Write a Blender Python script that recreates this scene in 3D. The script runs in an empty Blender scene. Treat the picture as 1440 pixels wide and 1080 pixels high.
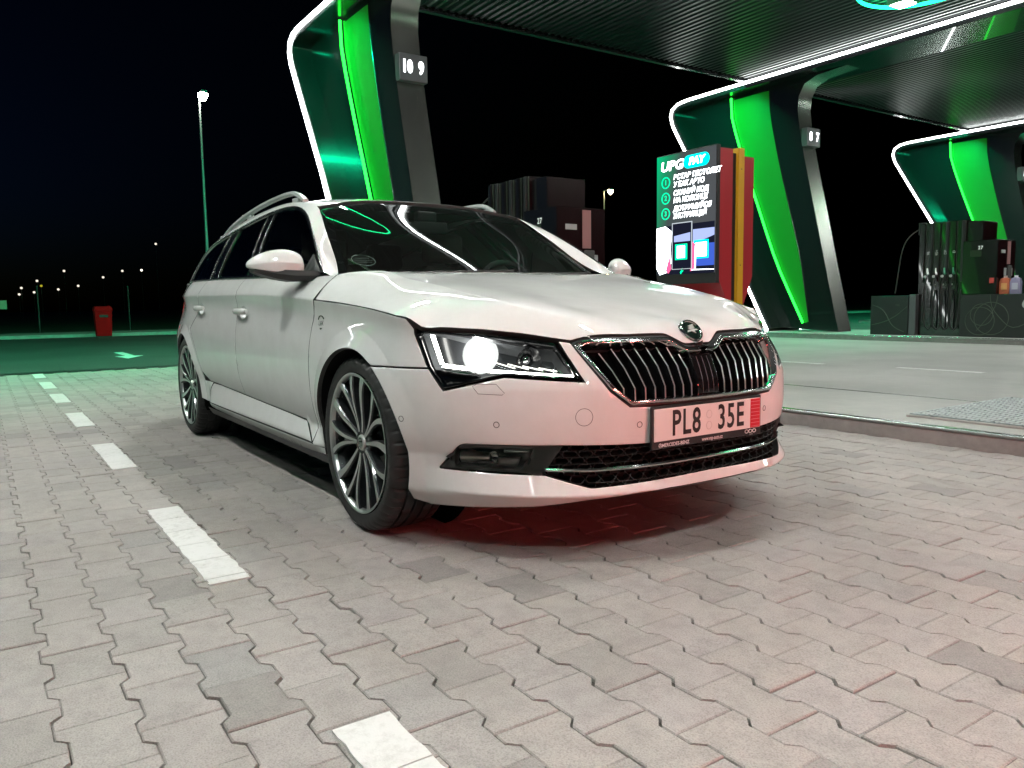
import bpy, bmesh, math, random
import numpy as np
from mathutils import Vector, Matrix, geometry
rnd = random.Random(7)
scene = bpy.context.scene
COL = scene.collection
# ---------------------------------------------------------------- camera
CAM_F, CAM_YAW, CAM_PITCH, CAM_ROLL = 1102.0, 2.5478, 0.1015, -0.0145
CAM_POS = np.array([2.72, -2.037, 0.841])
_fw = np.array([math.cos(CAM_YAW)*math.cos(CAM_PITCH), math.sin(CAM_YAW)*math.cos(CAM_PITCH), -math.sin(CAM_PITCH)])
_rt = np.cross(_fw, [0, 0, 1]); _rt /= np.linalg.norm(_rt); _up = np.cross(_rt, _fw)
_c, _s = math.cos(CAM_ROLL), math.sin(CAM_ROLL); _rt, _up = _c*_rt+_s*_up, -_s*_rt+_c*_up
cd = bpy.data.cameras.new('camera'); cam = bpy.data.objects.new('camera', cd); COL.objects.link(cam)
cd.sensor_fit = 'HORIZONTAL'; cd.sensor_width = 36; cd.lens = CAM_F*36/1440; cd.clip_start = .05; cd.clip_end = 3000
cam.matrix_world = Matrix(((_rt[0], _up[0], -_fw[0], CAM_POS[0]), (_rt[1], _up[1], -_fw[1], CAM_POS[1]), (_rt[2], _up[2], -_fw[2], CAM_POS[2]), (0, 0, 0, 1)))
scene.camera = cam
# ---------------------------------------------------------------- night sky, exposure
world = bpy.data.worlds.new('World'); scene.world = world; world.use_nodes = True
wn = world.node_tree.nodes; wl = world.node_tree.links
bg = wn['Background']; sky = wn.new('ShaderNodeTexSky'); sky.sky_type = 'NISHITA'; sky.sun_disc = False
sky.sun_elevation = math.radians(-6.0); sky.sun_rotation = math.radians(200); sky.altitude = 200
sky_tint = wn.new('ShaderNodeMix'); sky_tint.data_type = 'RGBA'; sky_tint.blend_type = 'MULTIPLY'; sky_tint.inputs[0].default_value = 1; sky_tint.inputs['B'].default_value = (.30, .85, 2.4, 1)
wl.new(sky.outputs[0], sky_tint.inputs['A']); wl.new(sky_tint.outputs['Result'], bg.inputs[0]); bg.inputs[1].default_value = SKY_STRENGTH = 0.5
vs = scene.view_settings; vs.view_transform = 'Standard'; vs.look = 'None'; vs.gamma = 1; vs.exposure = EXPOSURE = 0.0; vs.use_curve_mapping = False
cy = scene.cycles; cy.use_denoising = True; cy.max_bounces = 8; cy.diffuse_bounces = 3; cy.glossy_bounces = 5; cy.transmission_bounces = 6; cy.transparent_max_bounces = 16
cy.sample_clamp_indirect = 6; cy.caustics_reflective = False; cy.caustics_refractive = False; cy.use_light_tree = True
try: cy.denoiser = 'OPENIMAGEDENOISE'; cy.denoising_input_passes = 'RGB_ALBEDO_NORMAL'; cy.denoising_prefilter = 'ACCURATE'
except Exception: pass
# ---------------------------------------------------------------- helpers
MATS = {}
def mat(name, col=(.5, .5, .5), rough=.5, metal=0, coat=0, coat_rough=.03, emit=None, estr=0, alpha=1, spec=.5, build=None):
    if name in MATS: return MATS[name]
    m = bpy.data.materials.new(name); m.use_nodes = True; MATS[name] = m
    nt = m.node_tree; b = nt.nodes['Principled BSDF']
    b.inputs['Base Color'].default_value = (*col, 1); b.inputs['Roughness'].default_value = rough; b.inputs['Metallic'].default_value = metal
    b.inputs['Coat Weight'].default_value = coat; b.inputs['Coat Roughness'].default_value = coat_rough; b.inputs['Specular IOR Level'].default_value = spec
    if emit: b.inputs['Emission Color'].default_value = (*emit, 1); b.inputs['Emission Strength'].default_value = estr
    if build: build(nt, b)
    return m
def node(nt, typ, **kw):
    n = nt.nodes.new(typ)
    for k, v in kw.items():
        if k.startswith('i_'): n.inputs[int(k[2:]) if k[2:].isdigit() else k[2:].replace('_', ' ')].default_value = v
        else: setattr(n, k, v)
    return n
def ramp(nt, fac, stops):
    r = nt.nodes.new('ShaderNodeValToRGB'); e = r.color_ramp.elements
    while len(e) > 1: e.remove(e[-1])
    e[0].position = stops[0][0]; e[0].color = stops[0][1]
    for p, c in stops[1:]: q = e.new(p); q.color = c
    nt.links.new(fac, r.inputs[0]); return r
def lamp_mat(name, col=(1, 1, 1), strength=1.0):
    if name in MATS: return MATS[name]
    m = bpy.data.materials.new(name); m.use_nodes = True; MATS[name] = m; nt = m.node_tree; nt.nodes.clear()
    o = nt.nodes.new('ShaderNodeOutputMaterial'); e = nt.nodes.new('ShaderNodeEmission'); e.inputs[0].default_value = (*col, 1); e.inputs[1].default_value = strength
    nt.links.new(e.outputs[0], o.inputs[0]); return m
def glass_mat(name, tint, rough=0.0, ior=1.5, boost=1.0, haze=0.0, film=0.0):
    """thin sheet: tinted see-through plus Fresnel reflection"""
    if name in MATS: return MATS[name]
    m = bpy.data.materials.new(name); m.use_nodes = True; MATS[name] = m; nt = m.node_tree; nt.nodes.clear(); L = nt.links
    o = nt.nodes.new('ShaderNodeOutputMaterial'); mx = nt.nodes.new('ShaderNodeMixShader'); t = nt.nodes.new('ShaderNodeBsdfTransparent'); g = nt.nodes.new('ShaderNodeBsdfGlossy')
    t.inputs[0].default_value = (*tint, 1); g.inputs['Roughness'].default_value = rough; fr = nt.nodes.new('ShaderNodeFresnel'); fr.inputs[0].default_value = ior
    mu = node(nt, 'ShaderNodeMath', operation='MULTIPLY'); mu.inputs[1].default_value = boost; mu.use_clamp = True
    L.new(fr.outputs[0], mu.inputs[0]); L.new(mu.outputs[0], mx.inputs[0]); L.new(t.outputs[0], mx.inputs[1]); L.new(g.outputs[0], mx.inputs[2]); L.new(mx.outputs[0], o.inputs[0])
    if film:
        df = nt.nodes.new('ShaderNodeBsdfDiffuse'); df.inputs[0].default_value = (.8, .82, .8, 1); m3 = nt.nodes.new('ShaderNodeMixShader'); nz = node(nt, 'ShaderNodeTexNoise', i_Scale=220, i_Detail=2); g2 = nt.nodes.new('ShaderNodeNewGeometry'); L.new(g2.outputs['Position'], nz.inputs['Vector'])
        rp = ramp(nt, nz.outputs[0], [(.3, (film*.6,)*3+(1,)), (.62, (film,)*3+(1,)), (.72, (film*3,)*3+(1,))]); L.new(rp.outputs[0], m3.inputs[0]); L.new(mx.outputs[0], m3.inputs[1]); L.new(df.outputs[0], m3.inputs[2]); L.new(m3.outputs[0], o.inputs[0])
    if haze:
        tr = nt.nodes.new('ShaderNodeBsdfTranslucent'); tr.inputs[0].default_value = (.9, .93, .95, 1); m2 = nt.nodes.new('ShaderNodeMixShader'); m2.inputs[0].default_value = haze
        L.new(mx.outputs[0], m2.inputs[1]); L.new(tr.outputs[0], m2.inputs[2]); L.new(m2.outputs[0], o.inputs[0])
    return m
def link(name, me, m=None, parent=None, loc=None):
    o = bpy.data.objects.new(name, me); COL.objects.link(o)
    if m is not None and me is not None and not me.materials: me.materials.append(m)
    if parent is not None: o.parent = parent
    if loc is not None: o.location = loc
    return o
def tag(o, label=None, cat=None, group=None, kind=None):
    for k, v in (('label', label), ('category', cat), ('group', group), ('kind', kind)):
        if v: o[k] = v
    return o
def thing(name, label, cat, loc=(0, 0, 0), group=None):
    return tag(link(name, None, loc=loc), label, cat, group)
def mesh_of(V, F, smooth=False, name='m', angle=None):
    me = bpy.data.meshes.new(name); me.from_pydata([tuple(map(float, v)) for v in V], [], [tuple(map(int, f)) for f in F]); me.update()
    if smooth: me.shade_smooth()
    if angle is not None:
        me.shade_smooth(); me.set_sharp_from_angle(angle=math.radians(angle))
    return me
class MB:
    """collects boxes, prisms, tubes and revolved shapes into one mesh"""
    def __init__(s): s.V = []; s.F = []
    def add(s, V, F): n = len(s.V); s.V += [tuple(v) for v in V]; s.F += [tuple(i+n for i in f) for f in F]; return s
    def box(s, x0, x1, y0, y1, z0, z1, b=0.0):
        if b <= 0:
            return s.add([(x0, y0, z0), (x1, y0, z0), (x1, y1, z0), (x0, y1, z0), (x0, y0, z1), (x1, y0, z1), (x1, y1, z1), (x0, y1, z1)], [(0, 3, 2, 1), (4, 5, 6, 7), (0, 1, 5, 4), (1, 2, 6, 5), (2, 3, 7, 6), (3, 0, 4, 7)])
        bm = bmesh.new(); bmesh.ops.create_cube(bm, size=1)
        for v in bm.verts: v.co = Vector(((x0+x1)/2+v.co.x*(x1-x0), (y0+y1)/2+v.co.y*(y1-y0), (z0+z1)/2+v.co.z*(z1-z0)))
        bmesh.ops.bevel(bm, geom=bm.edges[:], offset=b, segments=2, affect='EDGES', profile=.5)
        bm.verts.index_update(); s.add([v.co[:] for v in bm.verts], [[v.index for v in f.verts] for f in bm.faces]); bm.free(); return s
    def loft(s, rings, closed=True, caps=True):
        n = len(rings[0]); V = [p for r in rings for p in r]; F = []
        for i in range(len(rings)-1):
            for j in range(n if closed else n-1):
                k = (j+1) % n; F.append((i*n+j, i*n+k, (i+1)*n+k, (i+1)*n+j))
        if caps and closed: F.append(tuple(range(n-1, -1, -1))); F.append(tuple((len(rings)-1)*n+j for j in range(n)))
        return s.add(V, F)
    def prism(s, poly, axis, a, b):
        """poly of 2-D points extruded along axis (0 x, 1 y, 2 z) from a to b"""
        def P(q, t): q = list(q); q.insert(axis, t); return tuple(q)
        ar = sum(p[0]*q[1]-q[0]*p[1] for p, q in zip(poly, poly[1:]+poly[:1]))
        if (ar < 0) != (axis == 1): poly = poly[::-1]
        return s.loft([[P(q, a) for q in poly], [P(q, b) for q in poly]])
    def tube(s, pts, r, n=8, closed=False, caps=True):
        P = [Vector(p) for p in pts]; rings = []; rr = r if hasattr(r, '__len__') else [r]*len(P); N = None
        for i, p in enumerate(P):
            if closed: d = P[(i+1) % len(P)]-P[i-1]
            else: d = P[min(i+1, len(P)-1)]-P[max(i-1, 0)]
            d.normalize()
            if N is None: N = d.orthogonal().normalized()
            else: N = (N-d*N.dot(d)); N = N.normalized() if N.length > 1e-6 else d.orthogonal().normalized()
            B = d.cross(N); rings.append([tuple(p+(N*math.cos(t)+B*math.sin(t))*rr[i]) for t in [2*math.pi*k/n for k in range(n)]])
        if closed: rings.append(rings[0])
        return s.loft(rings, True, caps and not closed)
    def lathe(s, prof, c=(0, 0, 0), n=32, axis=2, caps=False):
        """profile of (radius, height) revolved round an axis through c"""
        rings = []
        for r, h in prof:
            ring = []
            for k in range(n):
                t = 2*math.pi*k/n; q = [r*math.cos(t), r*math.sin(t)]; q.insert(axis, h)
                if axis == 1: q = [r*math.sin(t), h, r*math.cos(t)]
                ring.append((c[0]+q[0], c[1]+q[1], c[2]+q[2]))
            rings.append(ring)
        return s.loft(rings, True, caps)
    def build(s, name, m, parent=None, smooth=None, loc=None, kind=None):
        me = mesh_of(s.V, s.F, angle=smooth, name=name); o = link(name, me, m, parent, loc)
        if kind: o['kind'] = kind
        return o
def text_mesh(body, size, depth=.0, align='CENTER', shear=0, bold=0.0, sx=1.0, spacing=1.0):
    c = bpy.data.curves.new('t', 'FONT'); c.body = body; c.size = size; c.extrude = depth; c.align_x = align; c.align_y = 'CENTER'; c.shear = shear; c.offset = bold; c.resolution_u = 3; c.space_character = spacing
    o = bpy.data.objects.new('t', c); COL.objects.link(o); dg = bpy.context.evaluated_depsgraph_get(); dg.update()
    me = bpy.data.meshes.new_from_object(o.evaluated_get(dg)); bpy.data.objects.remove(o); bpy.data.curves.remove(c)
    for v in me.vertices: v.co.x *= sx
    return me
def put_text(name, body, size, m, origin, right, up, parent=None, **k):
    me = text_mesh(body, size, **k); R = Vector(right).normalized(); U = Vector(up).normalized(); N = R.cross(U); O = Vector(origin)
    for v in me.vertices: v.co = O+R*v.co.x+U*v.co.y+N*v.co.z
    me.update(); me.materials.clear(); return link(name, me, m, parent)
# ---------------------------------------------------------------- ground and paving
def conc(scale, c0, c1, rough=.75, bump=.25):
    def f(nt, b):
        L = nt.links; g = nt.nodes.new('ShaderNodeNewGeometry')
        n1 = node(nt, 'ShaderNodeTexNoise', i_Scale=scale, i_Detail=8, i_Roughness=.65); n2 = node(nt, 'ShaderNodeTexNoise', i_Scale=.55, i_Detail=5); n3 = node(nt, 'ShaderNodeTexNoise', i_Scale=160, i_Detail=3)
        for n in (n1, n2, n3): L.new(g.outputs['Position'], n.inputs['Vector'])
        a = node(nt, 'ShaderNodeMath', operation='ADD'); L.new(n1.outputs[0], a.inputs[0]); L.new(n2.outputs[0], a.inputs[1])
        r = ramp(nt, a.outputs[0], [(.35, (*c0, 1)), (.65, (*c1, 1))]); r.color_ramp.interpolation = 'EASE'
        h = node(nt, 'ShaderNodeMath', operation='MULTIPLY'); h.inputs[1].default_value = .5; L.new(a.outputs[0], h.inputs[0]); L.new(h.outputs[0], r.inputs[0])
        L.new(r.outputs[0], b.inputs['Base Color'])
        bp = node(nt, 'ShaderNodeBump', i_Strength=bump, i_Distance=.004); L.new(n3.outputs[0], bp.inputs['Height']); L.new(bp.outputs[0], b.inputs['Normal'])
        rr = ramp(nt, n1.outputs[0], [(.3, (rough-.2,)*3+(1,)), (.7, (rough+.1,)*3+(1,))]); L.new(rr.outputs[0], b.inputs['Roughness'])
    return f
def paver_nodes(nt, b):
    L = nt.links; g = nt.nodes.new('ShaderNodeNewGeometry'); oi = nt.nodes.new('ShaderNodeObjectInfo'); at = node(nt, 'ShaderNodeAttribute', attribute_name='tone')
    n1 = node(nt, 'ShaderNodeTexNoise', i_Scale=14, i_Detail=9, i_Roughness=.7); n2 = node(nt, 'ShaderNodeTexNoise', i_Scale=.7, i_Detail=4); n3 = node(nt, 'ShaderNodeTexNoise', i_Scale=260, i_Detail=3, i_Roughness=.6); vo = node(nt, 'ShaderNodeTexVoronoi', i_Scale=380)
    for n in (n1, n2, n3, vo): L.new(g.outputs['Position'], n.inputs['Vector'])
    t = node(nt, 'ShaderNodeMath', operation='ADD'); L.new(at.outputs['Fac'], t.inputs[0]); L.new(oi.outputs['Random'], t.inputs[1])
    fr = node(nt, 'ShaderNodeMath', operation='FRACT'); L.new(t.outputs[0], fr.inputs[0])
    r = ramp(nt, fr.outputs[0], [(0, (.285, .268, .258, 1)), (.08, (.35, .330, .314, 1)), (.45, (.40, .371, .350, 1)), (.7, (.385, .358, .348, 1)), (.9, (.42, .393, .372, 1)), (1, (.34, .328, .32, 1))])
    m1 = node(nt, 'ShaderNodeMix', data_type='RGBA', blend_type='MULTIPLY'); m1.inputs[0].default_value = 1; L.new(r.outputs[0], m1.inputs['A'])
    q = ramp(nt, n1.outputs[0], [(.28, (.74, .73, .72, 1)), (.55, (1, 1, 1, 1)), (.78, (1.08, 1.07, 1.05, 1))]); L.new(q.outputs[0], m1.inputs['B'])
    m2 = node(nt, 'ShaderNodeMix', data_type='RGBA', blend_type='MULTIPLY'); m2.inputs[0].default_value = 1; L.new(m1.outputs['Result'], m2.inputs['A'])
    q2 = ramp(nt, n2.outputs[0], [(.35, (.87, .865, .87, 1)), (.6, (1.03, 1.03, 1.03, 1))]); L.new(q2.outputs[0], m2.inputs['B'])
    m3 = node(nt, 'ShaderNodeMix', data_type='RGBA', blend_type='MULTIPLY'); m3.inputs[0].default_value = 1; L.new(m2.outputs['Result'], m3.inputs['A'])
    q3 = ramp(nt, n3.outputs[0], [(.33, (.72, .72, .72, 1)), (.5, (1, 1, 1, 1)), (.70, (1.16, 1.15, 1.13, 1))]); L.new(q3.outputs[0], m3.inputs['B'])
    # oil and rubber stains of their own shape
    n4 = node(nt, 'ShaderNodeTexNoise', i_Scale=2.3, i_Detail=6, i_Roughness=.6, i_Distortion=.6); L.new(g.outputs['Position'], n4.inputs['Vector'])
    m4 = node(nt, 'ShaderNodeMix', data_type='RGBA', blend_type='MULTIPLY'); m4.inputs[0].default_value = 1; L.new(m3.outputs['Result'], m4.inputs['A'])
    q4 = ramp(nt, n4.outputs[0], [(.25, (.74, .73, .72, 1)), (.36, (1, 1, 1, 1))]); L.new(q4.outputs[0], m4.inputs['B'])
    n5 = node(nt, 'ShaderNodeTexNoise', i_Scale=7.5, i_Detail=3, i_Roughness=.5); L.new(g.outputs['Position'], n5.inputs['Vector'])
    m5 = node(nt, 'ShaderNodeMix', data_type='RGBA', blend_type='MULTIPLY'); m5.inputs[0].default_value = 1; L.new(m4.outputs['Result'], m5.inputs['A'])
    q5 = ramp(nt, n5.outputs[0], [(.205, (.55, .53, .52, 1)), (.25, (1, 1, 1, 1)), (.72, (1, 1, 1, 1)), (.80, (1.12, 1.11, 1.09, 1))]); L.new(q5.outputs[0], m5.inputs['B'])
    L.new(m5.outputs['Result'], b.inputs['Base Color'])
    bp = node(nt, 'ShaderNodeBump', i_Strength=.55, i_Distance=.0025); L.new(n3.outputs[0], bp.inputs['Height']); bp2 = node(nt, 'ShaderNodeBump', i_Strength=.25, i_Distance=.006); L.new(n1.outputs[0], bp2.inputs['Height']); L.new(bp.outputs[0], bp2.inputs['Normal']); L.new(bp2.outputs[0], b.inputs['Normal'])
    rr = ramp(nt, n1.outputs[0], [(.3, (.50, .50, .50, 1)), (.7, (.72, .72, .72, 1))]); L.new(rr.outputs[0], b.inputs['Roughness'])
def worn_paint(nt, b):
    L = nt.links; g = nt.nodes.new('ShaderNodeNewGeometry'); n1 = node(nt, 'ShaderNodeTexNoise', i_Scale=38, i_Detail=9, i_Roughness=.75); n2 = node(nt, 'ShaderNodeTexNoise', i_Scale=4, i_Detail=5); n3 = node(nt, 'ShaderNodeTexNoise', i_Scale=240, i_Detail=2)
    for n in (n1, n2, n3): L.new(g.outputs['Position'], n.inputs['Vector'])
    a = node(nt, 'ShaderNodeMath', operation='MULTIPLY_ADD'); a.inputs[1].default_value = .45; L.new(n2.outputs[0], a.inputs[0]); L.new(n1.outputs[0], a.inputs[2])
    r = ramp(nt, a.outputs[0], [(.50, (.36, .345, .325, 1)), (.56, (.60, .595, .58, 1)), (.75, (.73, .73, .72, 1))]); L.new(r.outputs[0], b.inputs['Base Color'])
    bp = node(nt, 'ShaderNodeBump', i_Strength=.4, i_Distance=.002); L.new(n3.outputs[0], bp.inputs['Height']); L.new(bp.outputs[0], b.inputs['Normal'])
PAVER = mat('concrete_block', (.36, .34, .31), .7, build=paver_nodes)
GRASSM = mat('dark_verge', (.03, .045, .02), .95, build=conc(3, (.02, .028, .014), (.05, .06, .03), .9))
ASPH = mat('asphalt', (.06, .06, .06), .8, build=conc(30, (.035, .036, .036), (.072, .073, .072), .7))
CONC = mat('concrete_slab', (.3, .29, .27), .7, build=conc(7, (.29, .29, .275), (.43, .425, .405), .62))
JOINT = mat('joint_sand', (.085, .078, .07), .95)
PAINTW = mat('road_paint', (.74, .74, .72), .6, build=worn_paint)
ground = tag(MB().box(-900, 900, -900, 900, -.5, -.06).build('ground', GRASSM), kind='structure')
# service road beyond the canopy, then the concrete lanes between the islands
tag(MB().box(-25.5, -9.98, -60, 90, -.055, -.004).build('service_road', ASPH), kind='structure')
tag(MB().box(-9.62, 30, 2.52, 90, -.054, -.003).build('concrete_lane', CONC), kind='structure')
kerb = tag(MB().box(-25.8, -25.5, -60, 90, -.1, .10, .02).build('far_kerb', CONC), kind='structure')
tag(MB().box(-29, -25.8, -60, 90, -.1, .085).build('far_footpath', mat('footpath_concrete', (.3, .3, .28), .8)), kind='structure')
drain = tag(MB().box(-9.98, -9.62, -60, 90, -.05, -.006).build('drain_channel', mat('cast_iron', (.05, .05, .05), .5, metal=.8)), kind='structure')
# bedding under the blocks; block field round it by material only
paving = tag(MB().box(-9.62, 30, -60, 2.515, -.055, -.012).build('paving', JOINT), kind='structure')
BL, BW, BE = .2085, .1435, .0108                    # block length, column pitch, interlock
BX0, BY0 = .542, -1.603
def block_poly(g=.0011, k=0.0):
    L, W = BL/2-g-k, BW/2-g-k; e = BE; a, b_ = .042, .070
    h = [(-L, -W-e), (-L+.036, -W-e), (-L+.058, -W+e), (L-.058, -W+e), (L-.036, -W-e), (L, -W-e)]
    return h+[(x, -y) for x, y in h[::-1]]
def block_mesh():
    rings = [[(x, y, -.02) for x, y in block_poly()], [(x, y, -.0028) for x, y in block_poly()], [(x, y, 0) for x, y in block_poly(k=.0030)]]
    m = MB(); n = 12; V = [p for r in rings for p in r]; F = []
    for i in range(2):
        for j in range(n): F.append((i*n+j, i*n+(j+1) % n, (i+1)*n+(j+1) % n, (i+1)*n+j))
    F.append(tuple(2*n+j for j in range(n))); return V, F
bV, bF = block_mesh()
bme = mesh_of(bV, bF, name='paving_block'); bme.materials.append(PAVER)
spots = []
for c in range(-22, 30):
    y = BY0+c*BW
    if y > 2.42 or y < -4.6: continue
    for r in range(-49, 13):
        x = BX0+BL/2+r*BL+(BL/2 if c % 2 else 0)
        if x < -9.55 or x > 3.1: continue
        d = np.array([x, y, 0])-CAM_POS; zc = d@_fw; u = 720+CAM_F*(d@_rt)/max(zc, .1); v = 540-CAM_F*(d@_up)/max(zc, .1)
        vis = zc > .3 and -40 < u < 1480 and v < 1130 and not (-3.3 < x < .55 and -.75 < y < .8)
        spots.append(((zc if vis else 1e3), x, y, c, r))
spots.sort()
aV = []; aF = []; aT = []
for i, (zc, x, y, c, r) in enumerate(spots):
    dz = rnd.gauss(0, .0011); tx, ty, rz = rnd.gauss(0, .004), rnd.gauss(0, .004), rnd.gauss(0, .0035)
    if i < 300:
        o = link('paving_block', bme, None, paving); o.location = (x+rnd.gauss(0, .0006), y+rnd.gauss(0, .0006), dz); o.rotation_euler = (tx, ty, rz)
    else:
        n = len(aV); aF += [tuple(q+n for q in f) for f in bF]; t = rnd.random()
        for p in bV: aV.append((x+p[0]-p[1]*rz, y+p[1]+p[0]*rz, p[2]+dz-p[0]*ty+p[1]*tx)); aT.append(t)
me = mesh_of(aV, aF, name='paving_blocks'); at_ = me.attributes.new('tone', 'FLOAT', 'POINT'); at_.data.foreach_set('value', aT)
tag(link('paving_block_field', me, PAVER, paving), kind='stuff')
# beyond the built field the same blocks as a flat sheet
def far_blocks(nt, b):
    L = nt.links; g = nt.nodes.new('ShaderNodeNewGeometry'); br = node(nt, 'ShaderNodeTexBrick', i_Scale=1.0); br.inputs['Brick Width'].default_value = BL; br.inputs['Row Height'].default_value = BW; br.inputs['Mortar Size'].default_value = .004
    br.inputs['Color1'].default_value = (.31, .29, .265, 1); br.inputs['Color2'].default_value = (.39, .365, .335, 1); br.inputs['Mortar'].default_value = (.12, .11, .10, 1)
    L.new(g.outputs['Position'], br.inputs['Vector']); L.new(br.outputs['Color'], b.inputs['Base Color'])
FARB = mat('concrete_block_far', (.36, .34, .31), .72, build=far_blocks)
m = MB(); m.box(-9.6, 30, -60, -4.45, -.05, -.004); m.box(3.16, 30, -4.44, 2.51, -.05, -.004); tag(m.build('paving_sheet', FARB, paving), kind='stuff')
# dashed lane line: each dash painted across five blocks
for x0, x1 in ((1.285, 2.36), (-.806, .284), (-2.765, -1.835), (-4.60, -3.69), (-6.40, -5.51), (-8.03, -7.10), (-9.5, -8.75)):
    m = MB(); xs = sorted({x0, x1}|{BX0+BL*k+BL*.5 for k in range(-60, 20) if x0+.02 < BX0+BL*k+BL*.5 < x1-.02})
    for a, b in zip(xs, xs[1:]):
        g = .0022; N = 6; up = [(a+g+(b-a-2*g)*k/N, -1.391+rnd.uniform(-.004, .004)) for k in range(N+1)]; dn = [(a+g+(b-a-2*g)*k/N, -1.512+rnd.uniform(-.003, .003)) for k in range(N+1)]
        poly = dn+up[::-1]; m.prism(poly, 2, .0002, .0042)
    m.build('lane_marking', PAINTW, paving)
for (x0, x1, y0_, y1_) in ((-4.26, -3.49, 7.03, 7.15), (-2.56, -1.57, 7.16, 7.30), (-8.6, -6.4, 7.1, 7.22), (-.4, .8, 7.2, 7.33)):
    tag(MB().box(x0, x1, y0_, y1_, -.002, .002).build('lane_dash', PAINTW), kind='structure')
m = MB(); m.prism([(-12.3, .05), (-13.1, .42), (-13.1, .28), (-14.6, .28), (-14.6, .12), (-13.1, .12), (-13.1, -.05), (-12.7, .0)], 2, -.003, .0015); tag(m.build('arrow_marking', PAINTW), kind='structure')
# ---------------------------------------------------------------- pump islands (raised, steel-edged)
STEELE = mat('steel_edge', (.68, .69, .70), .2, metal=1)
def chequer(nt, b):
    L = nt.links; g = nt.nodes.new('ShaderNodeNewGeometry'); w = node(nt, 'ShaderNodeTexNoise', i_Scale=25, i_Detail=4); L.new(g.outputs['Position'], w.inputs['Vector'])
    r = ramp(nt, w.outputs[0], [(.3, (.2, .2, .2, 1)), (.7, (.45, .45, .45, 1))]); L.new(r.outputs[0], b.inputs['Roughness'])
PLATE = mat('chequer_steel', (.20, .24, .25), .45, metal=.45, build=chequer)
LUG = mat('chequer_lug', (.55, .60, .60), .4, metal=.5)
ISL = [(3.375, 'beside the white car'), (13.88, 'with the green lit pump'), (24.7, 'farthest from the car'), (-7.12, 'left of the camera')]
for y0, where in ISL:
    if y0 < 0: continue
    e0, e1 = y0-.865, y0+1.95
    isl = thing('pump_island', 'raised concrete pump island with steel edge, '+where, 'island', (0, e0, 0), 'raised pump islands')
    MB().box(-13.5, 8.5, .012, e1-e0, -.05, .098, .004).build('island_slab', CONC, isl)
    MB().box(-13.51, 8.51, -.014, .045, .082, .1025, .005).build('edge_strip', STEELE, isl)
    MB().box(-13.51, 8.51, .0, .0118, -.05, .0775).build('kerb_face', mat('kerb_concrete', (.3, .29, .28), .75, build=conc(12, (.24, .235, .23), (.36, .35, .34))), isl)
    if y0 < 10:
        MB().box(-13.4, 8.4, 1.305, 1.325, .0985, .1005).build('joint_strip', STEELE, isl)
        h = MB().box(.05, 1.62, .29, 1.62, .099, .118, .004).build('hatch_plate', PLATE, isl)
        m = MB(); n = 0
        for i in range(38):
            for j in range(32):
                x, y = .07+i*.0405, .31+j*.0405; d = .014 if (i+j) % 2 else -.014
                m.add([(x-.015, y-d-.0035, .1182), (x+.015, y+d-.0035, .1182), (x+.015, y+d+.0035, .1182), (x-.015, y-d+.0035, .1182), (x-.010, y-d*.7, .1215), (x+.010, y+d*.7, .1215)], [(0, 1, 5, 4), (1, 2, 5), (2, 3, 4, 5), (3, 0, 4)])
        tag(m.build('tread_lug', LUG, h), kind='stuff')
        MB().box(.04, 1.63, .27, .287, .0985, .112, .003).build('hatch_frame', CONC, isl)
# ---------------------------------------------------------------- canopy frames: ribbon, web, green light and number sign
BLKM = mat('black_cladding', (.012, .014, .015), .22, metal=.2, coat=.5)
ENDM = mat('brushed_end', (.50, .50, .47), .27, metal=1)
LEDS = lamp_mat('led_white', (.95, 1.0, .98), 22.0); LEDG = lamp_mat('led_green', (.02, 1.0, .05), 5.0)
GREENP = mat('backlit_green', (.008, .17, .012), .5, emit=(0, 1, .012), estr=.06)
SIGNW = lamp_mat('sign_white', (.95, .97, 1.0), 6.0)
RIB = [(-9.70, .10), (-9.96, .55), (-11.5, 3.30), (-12.47, 4.85), (-12.90, 5.55), (-12.985, 5.82), (-12.93, 6.02), (-12.72, 6.14), (-12.40, 6.175), (-11.5, 6.18), (-6, 6.18), (8.0, 6.18)]
def offset_line(L, d):
    out = []
    for i, p in enumerate(L):
        a = L[max(i-1, 0)]; b = L[min(i+1, len(L)-1)]; tx, tz = b[0]-a[0], b[1]-a[1]; l = math.hypot(tx, tz); out.append((p[0]+tz/l*d, p[1]-tx/l*d))
    return out
RIBI = offset_line(RIB, .16)
def curve2(P, n):
    P = np.array(P, float); t = np.r_[0, np.cumsum(np.hypot(*np.diff(P, axis=0).T))]; q = np.linspace(0, t[-1], n); out = []
    for v in q:                                  # quadratic-ish smoothing of the polyline
        w = np.exp(-((t[-1]*np.linspace(0, 1, 200)-v)/.42)**2); L = np.stack([np.interp(t[-1]*np.linspace(0, 1, 200), t, P[:, k]) for k in (0, 1)], -1); out.append((L*w[:, None]).sum(0)/w.sum())
    out[0] = P[0]; out[-1] = P[-1]; return out
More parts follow.
